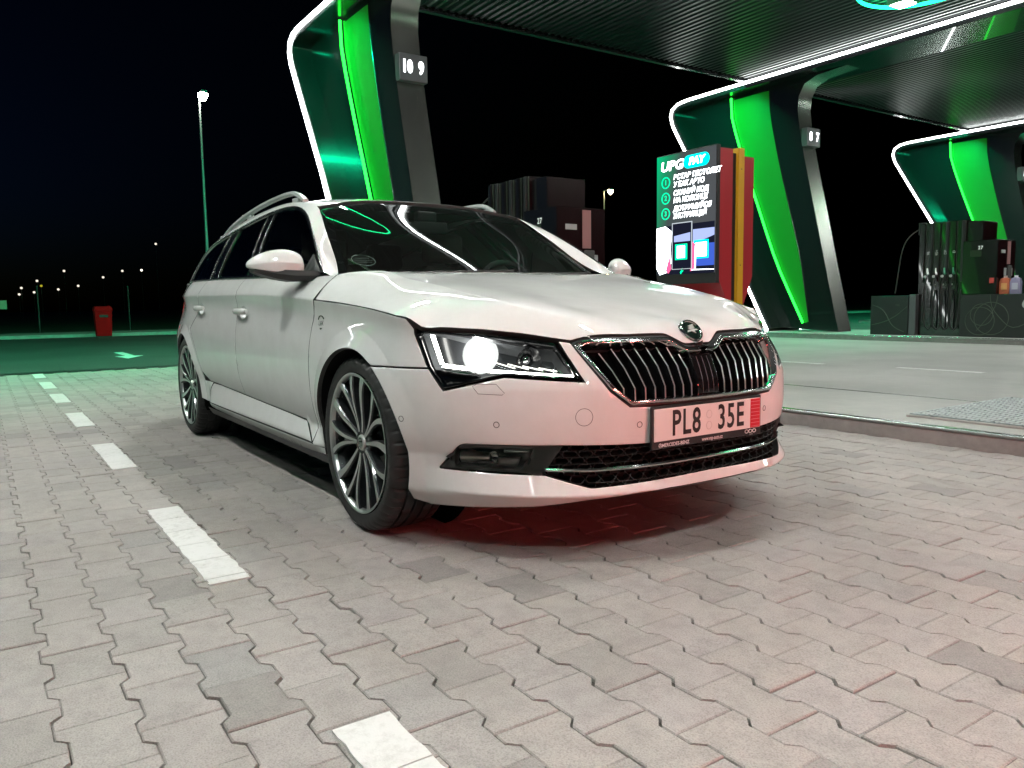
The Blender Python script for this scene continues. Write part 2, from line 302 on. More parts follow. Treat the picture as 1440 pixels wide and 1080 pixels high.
def frame_thing(y0, label, nums):
    t = thing('slanted_pillar', label, 'pillar', (0, y0, 0), 'slanted canopy frames')
    m = MB(); m.loft([[(a[0], y, a[1]) for y, a in ((0, p), (1.30, p), (1.30, q), (0, q))] for p, q in zip(RIB, RIBI)]); m.build('ribbon', BLKM, t, smooth=30)
    for y in (-.012, 1.312):
        m = MB(); c = offset_line(RIB, .03); m.tube([(x, y, z) for x, z in c], .032, 8); m.build('led_strip', LEDS, t, smooth=40)
    # web behind the ribbon edge: from the ribbon to the bright end strip
    right = [(-8.02, .10), (-8.35, 1.4), (-9.02, 4.11), (-9.19, 4.9), (-9.25, 5.33), (-9.22, 5.62), (-9.08, 5.86), (-8.75, 5.98), (-8.0, 6.02)]
    left = [p for p in RIBI if p[0] < -9 and p[1] < 6.1]
    poly = left+[(-8.0, 6.04)]+right[::-1]
    gl = [(-11.16, 5.98), (-11.19, 5.61), (-10.71, 4.29), (-9.69, 1.75), (-8.90, .30)]; gr_ = [(-8.80, .33), (-9.08, 1.89), (-9.68, 3.96), (-10.04, 5.41), (-10.06, 5.92)]
    gl = [tuple(p) for p in curve2(gl, 14)]; gr_ = [tuple(p) for p in curve2(gr_, 14)]
    m = MB(); m.prism(poly, 1, .40, .90); m.build('web', BLKM, t)
    for y, sg in ((.396, -1), (.904, 1)):
        P = gl+gr_; m = MB(); m.prism(P, 1, y-.006, y+.006); g = m.build('green_panel', GREENP, t)
        m = MB(); m.tube([(x-.02, y+sg*.06, z) for x, z in gl], .028, 6); m.build('green_led', LEDG, t)
        m = MB(); m.tube([(x+.01, y+sg*.004, z) for x, z in gr_], .012, 5); m.build('green_edge', BLKM, t)
        MB().box(-11.2, -10.05, y-.015, y+.015, 5.93, 6.0).build('green_cap', BLKM, t)
    # end strip with frame edges
    rows = [[(x+.006, .405, z) for x, z in right], [(x+.006, .895, z) for x, z in right]]
    V = [p for r in rows for p in r]; n = len(right); me = mesh_of(V, [(i, i+1, n+i+1, n+i) for i in range(n-1)], angle=40); link('end_strip', me, ENDM, t)
    sg = MB().box(-9.12, -8.96, .40, .90, 4.44, 4.86, .006).build('number_sign', mat('sign_box', (.10, .10, .11), .4), t)
    for k, s_ in enumerate(nums):
        put_text('digit', s_, .27, SIGNW, (-8.953, .535+.25*k, 4.65), (0, 1, 0), (0, 0, 1), sg, bold=.010, sx=.72)
    return t
frame_thing(3.375, 'slanted black canopy pillar with number sign 10 9, right behind the car roof', ('10', '9'))
frame_thing(13.88, 'slanted black canopy pillar with green strip behind the red and yellow kiosk', ('8', '7'))
frame_thing(24.7, 'slanted black canopy pillar farthest right, behind the hose pump', ('6', '5'))
frame_thing(-7.12, 'slanted black canopy pillar outside the picture to the left', ('12', '11'))
# ---------------------------------------------------------------- canopy roof
canopy = thing('canopy', 'wide flat canopy with dark ribbed ceiling over the pumps', 'canopy', (0, 0, 6.2))
CEIL = mat('ceiling_metal', (.007, .008, .0095), .32, metal=.15)
prof = []; y = -22.0
while y < 46: prof += [(y, .06), (y+.035, .06), (y+.055, .03), (y+.105, .03), (y+.125, .06)]; y += .16
m = MB(); V = [(-10.40, a, b) for a, b in prof]+[(13, a, b) for a, b in prof]; n = len(prof); m.add(V, [(i, n+i, n+i+1, i+1) for i in range(n-1)])
tag(m.build('ceiling_rib', CEIL, canopy, smooth=20), kind='stuff')
MB().box(-10.46, 13.1, -22.1, 46.1, .09, .9).build('roof_deck', BLKM, canopy)
MB().box(-10.56, -10.46, -22.2, 46.2, -.02, 1.0).build('fascia', BLKM, canopy)
MB().prism([(-10.57, .02), (-10.70, .10), (-10.565, .11)], 1, -22.2, 46.2).build('fascia_light', lamp_mat('fascia_green', (.0, 1.0, .42), 200.0), canopy)
# ring lamps: green halo with a square floodlight in it
FLOOD = lamp_mat('flood_white', (.99, 1.0, .965), 725.0)
def ring_lamp(x, y, label, h=.15):
    t = thing('ceiling_lamp', label, 'lamp', (x, y, 6.2), 'green ring ceiling lamps')
    pts = [(.95*math.cos(q), .95*math.sin(q), -.03) for q in [2*math.pi*k/48 for k in range(48)]]
    MB().tube(pts, .030, 6, closed=True).build('halo', LEDG2, t, smooth=50)
    MB().box(-.75, -.35, .33, .73, -.05, .05, .01).build('housing', mat('lamp_case', (.3, .3, .3), .5), t)
    MB().box(-.55-h, -.55+h, .53-h, .53+h, -.056, -.052).build('diffuser', FLOOD, t)
LEDG2 = lamp_mat('halo_green', (.01, 1.0, .30), 8.0)
for y, w in ((1.25, 'over the near lane'), (11.7, 'over the middle lane'), (-4.4, 'left of the car'), (22.9, 'over the far lane')):
    for x, w2 in ((-5.0, 'far'), (.75, 'middle'), (6.4, 'near')):
        ring_lamp(x, y, f'green ring ceiling lamp with square floodlight {w}, {w2} one', .108 if (y > 0 and x > 0 and x < 3) else .15)
# ---------------------------------------------------------------- car surfaces (car frame = world frame, x forward, y left, z up)
class Spline:
    """natural C2 cubic spline through (t, values)"""
    def __init__(s, t, v):
        t = np.asarray(t, float); v = np.asarray(v, float)
        if v.ndim == 1: v = v[:, None]; s.flat = True
        else: s.flat = False
        n = len(t); h = np.diff(t); A = np.zeros((n, n)); R = np.zeros((n, v.shape[1]))
        A[0, 0] = A[-1, -1] = 1
        for i in range(1, n-1):
            A[i, i-1] = h[i-1]; A[i, i] = 2*(h[i-1]+h[i]); A[i, i+1] = h[i]
            R[i] = 6*((v[i+1]-v[i])/h[i] - (v[i]-v[i-1])/h[i-1])
        s.m = np.linalg.solve(A, R); s.t = t; s.v = v; s.h = h
    def __call__(s, q):
        q = np.asarray(q, float); i = np.clip(np.searchsorted(s.t, q)-1, 0, len(s.t)-2)
        h = s.h[i][..., None]; a = (s.t[i+1]-q)[..., None]/h; b = 1-a
        r = a*s.v[i]+b*s.v[i+1]+((a**3-a)*s.m[i]+(b**3-b)*s.m[i+1])*h*h/6
        return r[..., 0] if s.flat else r

class TPS:
    """thin-plate spline height field over 2-D data"""
    def __init__(s, P, v, lam=0.0):
        s.P = np.asarray(P, float); v = np.asarray(v, float); n = len(v)
        K = s.k(s.P, s.P)+lam*np.eye(n); Q = np.c_[np.ones(n), s.P]
        A = np.block([[K, Q], [Q.T, np.zeros((3, 3))]])
        s.w = np.linalg.solve(A, np.r_[v, 0, 0, 0])
    def k(s, A, B):
        d2 = ((A[:, None]-B[None])**2).sum(-1)
        return np.where(d2 > 1e-14, .5*d2*np.log(np.maximum(d2, 1e-14)), 0)
    def __call__(s, X):
        X = np.asarray(X, float).reshape(-1, 2)
        return s.k(X, s.P)@s.w[:-3]+np.c_[np.ones(len(X)), X]@s.w[-3:]

def smooth(a, b, x):
    t = np.clip((x-a)/(b-a), 0, 1); return t*t*(3-2*t)

PLAN = [(-3.93, 0), (-3.925, .25), (-3.89, .48), (-3.82, .65), (-3.70, .765), (-3.5, .835), (-3.2, .886), (-2.841, .919), (-2.2, .931), (-1.4, .933), (-.7, .931),
        (-.2, .927), (.08, .921), (.26, .910), (.39, .882), (.50, .825), (.605, .745), (.70, .652), (.772, .565), (.835, .455), (.877, .335), (.898, .19), (.905, 0)]
_pp = np.array(PLAN, float)
_ext = np.r_[[(-3.89, -.48), (-3.925, -.25)], _pp, [(.898, -.19), (.877, -.335)]]
_t = np.r_[0, np.cumsum(np.hypot(*np.diff(_ext, axis=0).T))]
_sp = Spline(_t, _ext)
_tt = np.linspace(_t[2], _t[-3], 4000); _cc = _sp(_tt)
_al = np.r_[0, np.cumsum(np.hypot(*np.diff(_cc, axis=0).T))]
UL = _al[-1]                                     # half perimeter: a = -UL rear centre ... 0 front centre (camera side), mirrored for a > 0
def plan(u):                                     # u in 0..UL -> (x, s) and outward normal
    t = np.interp(u, _al, _tt); c = _sp(t); e = 1e-3; d = _sp(t+e)-_sp(t-e); d /= np.hypot(d[..., 0], d[..., 1])[..., None]
    n = np.stack([d[..., 1], -d[..., 0]], -1)    # moving forward the outside lies at +s -> normal (-dy, dx) flipped to point outwards
    n = np.where((n*np.array([0, 1.])).sum(-1, keepdims=True) + (n[..., :1]*(c[..., :1]+1.4))*.6 < 0, -n, n)
    return c, n
_side = (_cc[:, 1] > .6)
def a_of_x(x):                                   # belt coordinate on the camera side for a side station x
    m = (_cc[:, 0] > -3.7) & (_cc[:, 0] < .9) & _side
    return np.interp(x, _cc[m, 0], _al[m])-UL
def a_of_s(s):                                   # front: half width -> belt coordinate (camera side)
    m = (_cc[:, 0] > .3)
    return np.interp(-np.asarray(s, float), -_cc[m, 1], _al[m])-UL
_zt = Spline([-3.9, -2.843, -1.957, -1.171, -.698, -.35, .027, .248, .40, .50, .62], [.925, .923, .914, .903, .889, .870, .846, .823, .796, .775, .752])
_zb = Spline([-3.9, -2.617, -2.02, -1.35, -.66, -.355, -.1], [1.035, 1.016, 1.006, .991, .977, .970, .962])
def ztor(x): return _zt(np.clip(x, -3.9, .62))
def zbelt(x): return _zb(np.clip(x, -3.9, -.1))
def zskirt(x): return np.interp(x, [-2.3, -2.005, -.571, -.36], [.40, .395, .356, .345])
_door = Spline([0, .08, .2, .42, .7, .9, 1.0], [-.038, -.025, -.011, 0, -.006, -.0145, -.003])
_fr1 = Spline([.36, .41, .46, .52, .57], [-.006, .001, .004, .004, .001])
ARCH = [(.012, .338, .352), (-2.841, .335, .343)]
def d_side(x, z):
    zt = ztor(x); zs = zskirt(x); zb = zbelt(x)
    lo = np.interp(z, [.12, .17, .21, .245, .275], [-.16, -.09, -.052, -.024, -.012])
    t = np.clip((z-zs)/(zt-zs), -.05, 1.0)
    mid = _door(np.clip(t, 0, 1))
    q = (z-zt)/(zb-zt); up = -.003-.031*q-.026*q*q-.045*smooth(-1.2, -.40, x)*np.clip(q, 0, 1.3)
    sk = -.012+(z-.275)/(zs-.275)*(-.030)
    d = np.where(z < .275, lo, np.where(z < zs, sk, np.where(z <= zt, mid, up)))
    # ahead of the door and behind the rear wheel there is no sill strip: the door section simply runs down
    w = np.maximum(smooth(-.42, -.36, x), smooth(-2.2, -2.35, x))
    low = np.where(z < zs, -.036+.9*(z-zs)*0-.10*np.clip((zs-z), 0, 1)-.4*np.clip(.22-z, 0, 1), d)
    return d*(1-w)+low*w-.055*smooth(-2.6, -3.4, x)*smooth(.62, .9, z)
def d_front(z):
    q = z-.57
    up = .001-.25*q-1.6*q*q
    lo = np.interp(z, [.12, .175, .232, .300, .36], [-.10, -.030, .014, -.022, -.006])
    return np.where(z > .57, up, np.where(z > .36, _fr1(np.clip(z, .36, .57)), lo))
A_W0, A_W1 = a_of_x(.33), a_of_s(.60)
def belt(az):
    """(a, z) -> xyz"""
    az = np.asarray(az, float).reshape(-1, 2); a = az[:, 0]; z = az[:, 1]
    sg = np.where(a <= 0, -1., 1.); u = UL-np.abs(a)
    c, n = plan(u); x = c[:, 0]
    w = smooth(A_W0, A_W1, -np.abs(a))
    ds = d_side(x, z); df = d_front(z)
    rear = smooth(-3.3, -3.75, x)
    dr = np.interp(z, [.2, .3, .6, .75, .95], [-.06, 0, 0, -.03, -.08])
    d = ds*(1-w)+df*w; d = d*(1-rear)+dr*rear
    for ax, azc, r in ARCH:
        dist = np.hypot(x-ax, z-azc); q = np.clip(1-(dist-r)/.068, 0, 1)
        d = d+np.where(np.abs(x-ax) < .6, .016*q*(1-w)*np.where(z < .72, 1, np.clip((.78-z)/.06, 0, 1)), 0)
    c = c+n*d[:, None]
    return np.stack([c[:, 0], sg*c[:, 1], z], -1)
def sbelt(x): 
    u = a_of_x(x)+UL; c, n = plan(u); return c[..., 1]-.060-.045*smooth(-1.2, -.40, np.asarray(x, float))-.055*smooth(-2.6, -3.4, np.asarray(x, float))
def green(xz):
    """greenhouse side: (x, z) -> xyz on the camera side"""
    xz = np.asarray(xz, float).reshape(-1, 2); q = xz[:, 1]-zbelt(xz[:, 0])
    s = sbelt(xz[:, 0])-.46*q-.45*q*q
    return np.stack([xz[:, 0], -s, xz[:, 1]], -1)
def retilt(ang):
    c, s = math.cos(ang), math.sin(ang)
    to = lambda P: (np.stack([P[:, 0]*c-P[:, 2]*s, P[:, 1]], -1), P[:, 0]*s+P[:, 2]*c)
    def back(q, h): return np.stack([q[:, 0]*c+h*s, q[:, 1], -q[:, 0]*s+h*c], -1)
    return to, back
def sym(P):
    P = np.asarray(P, float); Q = P[np.abs(P[:, 1]) > 1e-6]*[1, -1, 1]; return np.r_[P, Q]
# --- hood
HOOD_FRONT = [(-1.046, .770), (-.975, .768), (-.902, .763), (-.768, .751), (-.660, .738), (-.581, .727), (-.525, .720), (-.462, .734), (-.30, .736), (-.135, .734), (-.066, .698), (0, .697)]
_hx = np.array([-.33, -.22, -.12, .027, .14, .248, .34, .40])
HOOD_OUT = np.stack([a_of_x(_hx), ztor(_hx)], -1)
_h1 = belt(HOOD_OUT); _h2 = belt(np.array(HOOD_FRONT))
_h3 = belt(np.array([(a_of_x(-.335), .915), (a_of_x(-.335), .955)]))
_h4 = np.array([(-.385, 0, .992), (-.40, -.3, .990), (-.46, -.55, .985), (-.49, -.70, .974),
                (-.1, 0, .953), (-.1, -.35, .952), (-.1, -.62, .948), (-.1, -.80, .918), (.15, 0, .911), (.15, -.35, .912), (.15, -.61, .910), (.15, -.79, .879),
                (.36, 0, .869), (.36, -.3, .871), (.36, -.58, .872), (.36, -.74, .840), (.50, -.62, .828), (.56, 0, .825), (.56, -.3, .824), (.56, -.50, .824), (.70, -.42, .778), (.70, -.22, .784), (.70, 0, .786), (.79, 0, .757), (.79, -.1, .754)])
_to, _back = retilt(math.radians(18))
_hp = sym(np.r_[_h1, _h2, _h3, _h4]); _q, _hh = _to(_hp); _hood = TPS(_q, _hh, 1.2e-4)
HOOD_CREASE = np.array([(-.46, -.66), (-.1, -.635), (.27, -.605), (.45, -.565), (.60, -.515), (.74, -.44)])   # x, y of the hood's ridge line
def hood(q):
    q = np.asarray(q, float).reshape(-1, 2); h = _hood(q)
    P = _back(q, h); sc = np.interp(P[:, 0], HOOD_CREASE[:, 0], -HOOD_CREASE[:, 1])
    d = np.abs(P[:, 1])-sc; fade = smooth(.80, .6, P[:, 0])
    h = h+fade*.0035*np.exp(-np.abs(d)/.05)
    return _back(q, h)
def hood_q(P): return _to(np.asarray(P, float).reshape(-1, 3))[0]
# --- windscreen  x(y, z)
_w = sym([(-1.215, 0, 1.405), (-1.205, -.2, 1.401), (-1.175, -.4, 1.385), (-1.106, -.60, 1.340), (-.83, -.665, 1.168), (-.546, -.729, .991), (-.50, -.74, .962), (-.79, 0, 1.198), (-.765, -.35, 1.188),
          (-.37, 0, .975), (-.40, -.3, .975), (-.47, -.55, .975)])
_ws = TPS(_w[:, 1:], _w[:, 0], 2e-5)
def screen(yz):
    yz = np.asarray(yz, float).reshape(-1, 2); return np.stack([_ws(yz), yz[:, 0], yz[:, 1]], -1)
# --- roof z(x, y)
_r = sym([(-1.215, 0, 1.405), (-1.205, -.2, 1.401), (-1.175, -.4, 1.385), (-1.106, -.60, 1.340), (-1.25, -.61, 1.374), (-1.45, -.615, 1.396), (-1.7, -.612, 1.405), (-2.1, -.607, 1.400), (-2.5, -.60, 1.380), (-2.9, -.58, 1.348), (-3.3, -.55, 1.300), (-3.6, -.52, 1.258),
          (-1.45, 0, 1.441), (-1.45, -.3, 1.434), (-1.9, 0, 1.458), (-1.9, -.3, 1.450), (-2.4, 0, 1.450), (-2.4, -.3, 1.441), (-2.9, 0, 1.415), (-2.9, -.3, 1.406), (-3.3, 0, 1.370), (-3.3, -.3, 1.36), (-3.62, 0, 1.325), (-3.62, -.3, 1.315)])
_rf = TPS(_r[:, :2], _r[:, 2], 2e-5)
def roof(xy):
    xy = np.asarray(xy, float).reshape(-1, 2); return np.stack([xy[:, 0], xy[:, 1], _rf(xy)], -1)
# ---------------------------------------------------------------- trimmed panels on those surfaces
CENTRE = np.array([-1.4, 0, .62])
def inside(P, poly):
    x, y = P[:, 0][:, None], P[:, 1][:, None]; a = poly; b = np.roll(poly, -1, 0)
    c = ((a[:, 1] > y) != (b[:, 1] > y)) & (x < (b[:, 0]-a[:, 0])*(y-a[:, 1])/np.where(b[:, 1] == a[:, 1], 1e-12, b[:, 1]-a[:, 1])+a[:, 0])
    return c.sum(1) % 2 == 1
def segdist(P, poly):
    out = np.full(len(P), 1e9)
    for i in range(len(poly)):
        a = poly[i]; b = poly[(i+1) % len(poly)]; d = b-a; t = np.clip(((P-a)@d)/max(d@d, 1e-12), 0, 1)
        out = np.minimum(out, np.hypot(*(P-a-t[:, None]*d).T))
    return out
def resample(poly, h, closed=True):
    poly = np.asarray(poly, float); out = []
    n = len(poly)
    for i in range(n if closed else n-1):
        a, b = poly[i], poly[(i+1) % n]; k = max(1, int(math.ceil(np.hypot(*(b-a))/h)))
        for j in range(k): out.append(a+(b-a)*j/k)
    if not closed: out.append(poly[-1])
    return np.array(out)
def fillet(poly, r, seg=5):
    """round the corners of a 2-D polygon; r one number or one per corner"""
    poly = np.asarray(poly, float); n = len(poly); rr = r if hasattr(r, '__len__') else [r]*n; out = []
    for i in range(n):
        p, a, b = poly[i], poly[i-1]-poly[i], poly[(i+1) % n]-poly[i]; la, lb = np.hypot(*a), np.hypot(*b)
        q = min(rr[i], .45*la, .45*lb)
        if q < 1e-5: out.append(p); continue
        A, B = p+a/la*q, p+b/lb*q
        for k in range(seg+1): t = k/seg; out.append((1-t)**2*A+2*t*(1-t)*p+t*t*B)
    return np.array(out)
def inset(poly, d):
    """move a polygon's outline inwards by d"""
    poly = np.asarray(poly, float); ar = np.sum(poly[:, 0]*np.roll(poly[:, 1], -1)-np.roll(poly[:, 0], -1)*poly[:, 1]); sg = 1 if ar > 0 else -1
    e = np.roll(poly, -1, 0)-poly; e = e/np.maximum(np.hypot(*e.T), 1e-9)[:, None]; n = np.stack([-e[:, 1], e[:, 0]], -1)*sg
    m = n+np.roll(n, 1, 0); l2 = np.maximum((m*m).sum(1), .6); return poly+m*(2*d/l2)[:, None]
def smooth_line(pts, n=24, closed=False):
    pts = np.asarray(pts, float)
    if closed: pts = np.r_[pts, pts[:1]]
    t = np.r_[0, np.cumsum(np.sqrt((np.diff(pts, axis=0)**2).sum(1)))]; q = Spline(t, pts)(np.linspace(0, t[-1], n)); return q[:-1] if closed else q
def normals_of(surf, UV, e=2e-4):
    du = surf(UV+[e, 0])-surf(UV-[e, 0]); dv = surf(UV+[0, e])-surf(UV-[0, e]); n = np.cross(du, dv); n /= np.maximum(np.linalg.norm(n, axis=1), 1e-12)[:, None]; return n
def panel(name, surf, outer, m, parent, holes=(), res=.03, thick=.018, gap=.002, rim=.005, lines=(), mirror=False, lift=0.0, centre=CENTRE, hgap=None, both=False, tilt=.55, sub=None):
    outer = inset(resample(outer, res), gap) if gap else resample(outer, res)
    H = [inset(resample(h, res), -(gap if hgap is None else hgap)) for h in holes]
    loops = [outer]+H; V = np.concatenate(loops); E = []; k = 0
    for l in loops: E += [(k+i, k+(i+1) % len(l)) for i in range(len(l))]; k += len(l)
    ex = []
    if rim:
        ex.append(inset(outer, rim)); ex += [inset(h, -rim) for h in H]
    for ln in lines:
        ln = resample(ln, res*.5, closed=False); d = np.gradient(ln, axis=0); d /= np.maximum(np.hypot(*d.T), 1e-9)[:, None]; n = np.stack([-d[:, 1], d[:, 0]], -1)
        ex += [ln, ln+n*.006, ln-n*.006]
    lo, hi = outer.min(0), outer.max(0); gx = np.arange(lo[0]+res/2, hi[0], res); gy = np.arange(lo[1]+res/2, hi[1], res*.87)
    G = np.array([(x+(res/2 if j % 2 else 0), y) for j, y in enumerate(gy) for x in gx]).reshape(-1, 2)
    for ln in lines:
        if len(G): G = G[segdist_open(G, np.asarray(ln, float)) > res*.45]
    def keep(Q, dist):
        if not len(Q): return Q
        ok = inside(Q, outer); Q = Q[ok]
        for h in H:
            if len(Q): Q = Q[~inside(Q, h)]
        for l in loops:
            if len(Q): Q = Q[segdist(Q, l) > dist]
        return Q
    G = keep(G, res*.45)
    if ex: V = np.r_[V, keep(np.concatenate(ex), rim*.7 if rim else .002)]
    V = np.r_[V, G]
    r = geometry.delaunay_2d_cdt([Vector(v) for v in V], E, [], 0, 1e-5)
    UV = np.array([v[:] for v in r[0]]); T = np.array([f[:] for f in r[2] if len(f) == 3]); c = UV[T].mean(1)
    ok = inside(c, outer)
    for h in H: ok &= ~inside(c, h)
    T = T[ok]
    P = surf(UV); N = normals_of(surf, UV)
    fl = ((P-centre)*N).sum(1).mean() < 0
    if fl: N = -N
    P = P+N*lift
    # make triangles agree with the normals
    tn = np.cross(P[T[:, 1]]-P[T[:, 0]], P[T[:, 2]]-P[T[:, 0]]); bad = (tn*N[T].mean(1)).sum(1) < 0; T[bad] = T[bad][:, ::-1]
    cnt = {}
    for t in T:
        for i in range(3):
            e = (t[i], t[(i+1) % 3]); cnt[e] = cnt.get(e, 0)+1
    bd = [e for e in cnt if (e[1], e[0]) not in cnt]
    out = np.zeros_like(P)
    for i, j in bd:
        o = np.cross(P[j]-P[i], N[i]); l = np.linalg.norm(o)
        if l > 1e-9: out[i] += o/l; out[j] += o/l
    ln = np.linalg.norm(out, axis=1); out[ln > 0] /= ln[ln > 0][:, None]
    NN = N+out*tilt; NN /= np.linalg.norm(NN, axis=1)[:, None]
    F = [tuple(t) for t in T]; VV = [P]; NV = [NN]; n = len(P)
    if thick:
        bi = sorted({i for e in bd for i in e}); mp = {i: k for k, i in enumerate(bi)}; b = np.array(bi)
        top = P[b]; bot = P[b]-N[b]*thick; sn = out[b]; s0 = N[b]*.35+sn; s0 /= np.linalg.norm(s0, axis=1)[:, None]
        VV += [top, bot]; NV += [s0, sn]; q = len(b)
        for i, j in bd: F.append((n+mp[j], n+mp[i], n+q+mp[i], n+q+mp[j]))
    VV = np.concatenate(VV); NV = np.concatenate(NV)
    def make(VV, NV, F):
        me = mesh_of(VV, F); me.shade_smooth(); me.normals_split_custom_set_from_vertices([tuple(v) for v in NV]); return me
    if mirror: VV = VV*[1, -1, 1]; NV = NV*[1, -1, 1]; F = [f[::-1] for f in F]
    me = make(VV, NV, F)
    if thick and m is PAINT:
        me.materials.append(m); me.materials.append(EDGE_SHADE)
        for p in me.polygons[len(T):]: p.material_index = 1
    return link(name, me, m, parent)
def segdist_open(P, ln):
    out = np.full(len(P), 1e9)
    for i in range(len(ln)-1):
        a = ln[i]; d = ln[i+1]-a; t = np.clip(((P-a)@d)/max(d@d, 1e-12), 0, 1); out = np.minimum(out, np.hypot(*(P-a-t[:, None]*d).T))
    return out
def sheet(name, rows, m, parent, mirror=False, thick=0.0, angle=None, flip=False):
    """grid of 3-D rows -> smooth sheet (optionally with thickness away from its normal)"""
    R = np.array(rows, float); a, b = R.shape[:2]
    V = R.reshape(-1, 3); F = [(i*b+j, i*b+j+1, (i+1)*b+j+1, (i+1)*b+j) for i in range(a-1) for j in range(b-1)]
    if flip: F = [f[::-1] for f in F]
    if thick:
        du = np.gradient(R, axis=0); dv = np.gradient(R, axis=1); N = np.cross(dv, du); N /= np.maximum(np.linalg.norm(N, axis=2), 1e-9)[..., None]
        if flip: N = -N
        n = len(V); V = np.r_[V, (R-N*thick*-1).reshape(-1, 3)]; F += [tuple(i+n for i in f[::-1]) for f in F]
        bd = [i for i in range(b)]+[i*b+b-1 for i in range(1, a)]+[(a-1)*b+j for j in range(b-2, -1, -1)]+[i*b for i in range(a-2, 0, -1)]
        for k in range(len(bd)):
            i, j = bd[k], bd[(k+1) % len(bd)]; f = (j, i, i+n, j+n); F.append(f[::-1] if flip else f)
    if mirror: V = V*[1, -1, 1]; F = [f[::-1] for f in F]
    me = mesh_of(V, F, angle=angle or 35); return link(name, me, m, parent)
# ---------------------------------------------------------------- the car
def noise_bump(nt, b, scale, strength, dist=.01, detail=4):
    tc = nt.nodes.new('ShaderNodeTexCoord'); n = node(nt, 'ShaderNodeTexNoise', i_Scale=scale, i_Detail=detail); nt.links.new(tc.outputs['Object'], n.inputs['Vector'])
    bp = node(nt, 'ShaderNodeBump', i_Strength=strength, i_Distance=dist); nt.links.new(n.outputs[0], bp.inputs['Height']); nt.links.new(bp.outputs[0], b.inputs['Normal']); return n
def dirt(nt, b):      # thin road film: duller towards the sills, a few specks
    tc = nt.nodes.new('ShaderNodeTexCoord'); n = node(nt, 'ShaderNodeTexNoise', i_Scale=9, i_Detail=7, i_Roughness=.7); nt.links.new(tc.outputs['Object'], n.inputs['Vector'])
    r = ramp(nt, n.outputs[0], [(.35, (.80, .805, .80, 1)), (.7, (.75, .752, .742, 1))]); nt.links.new(r.outputs[0], b.inputs['Base Color'])
PAINT = mat('white_paint', (.8, .8, .785), .5, coat=1.0, coat_rough=.012, build=dirt, spec=0.0)
PAINT.node_tree.nodes['Principled BSDF'].inputs['Coat IOR'].default_value = 1.68
BLACKP = mat('black_plastic', (.018, .018, .019), .5)
GLOSSB = mat('gloss_black', (.008, .008, .009), .08, coat=.6)
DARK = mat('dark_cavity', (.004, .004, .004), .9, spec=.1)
CHROME = mat('chrome', (.84, .85, .86), .13, metal=1)
SATIN = mat('satin_trim', (.35, .36, .37), .22, metal=1)
RUBBER = mat('tyre_rubber', (.009, .009, .0095), .6, build=lambda nt, b: noise_bump(nt, b, 60, .15, .002))
EDGE_SHADE = mat('edge_shade', (.01, .01, .01), .6)  # dark colour for the panel edges, painting the shade of the gaps
ALLOY = mat('machined_alloy', (.72, .73, .74), .32, metal=1)
ALLOYD = mat('anthracite_alloy', (.045, .048, .053), .28, metal=.6, coat=.5)
STEEL = mat('brake_steel', (.22, .21, .20), .4, metal=1)
GLASS_F = glass_mat('windscreen_glass', (.70, .76, .73), boost=1.5, film=.005)
GLASS_S = glass_mat('side_glass', (.55, .60, .57), boost=1.1)
GLASS_T = glass_mat('privacy_glass', (.035, .04, .038), boost=1.1)
LENS = glass_mat('clear_lens', (.93, .95, .95), boost=1.0, ior=1.4)
LENSG = glass_mat('fog_lens', (.80, .80, .78), boost=1.2)
CABIN = mat('cabin_trim', (.02, .021, .022), .75)
SEATM = mat('seat_leather', (.16, .14, .11), .5)
car = thing('estate_car', 'white estate car with lit headlamps and pink lit number plate, parked on the paving', 'car')
def arc(cx, cz, r, t0, t1, n=28): return [(a_of_x(cx+r*math.cos(t)), cz+r*math.sin(t)) for t in np.linspace(math.radians(t0), math.radians(t1), n)]
def X(x): return float(a_of_x(x))
(AX, AZ, AR), (RX, RZ, RR) = ARCH
# seams on the flank, belt coordinates (a, z)
S_FD = [(X(-.345), .968), (X(-.343), .870), (X(-.395), .76), (X(-.412), .66), (X(-.423), .50), (X(-.428), .36), (X(-.44), .272)]
S_BP = [(X(-1.475), .992), (X(-1.485), .90), (X(-1.51), .70), (X(-1.515), .50), (X(-1.50), .384)]
S_RD = [(X(-2.28), 1.010), (X(-2.33), .93), (X(-2.42), .80)]                 # rear edge of the rear door, then it follows the arch
HL = np.array([(-1.066, .742), (-1.040, .759), (-.902, .751), (-.768, .739), (-.581, .714), (-.500, .601), (-.749, .617), (-.953, .572), (-1.012, .640)])
seamz = [(-1.012, .6385), (-1.10, .6375), (X(.205), .6365)]
def ell(x, z, k=1.0, n=24): return [(X(x)+.055*k*math.cos(t), z+.033*k*math.sin(t)-.002) for t in np.linspace(0, 2*math.pi, n, endpoint=False)]
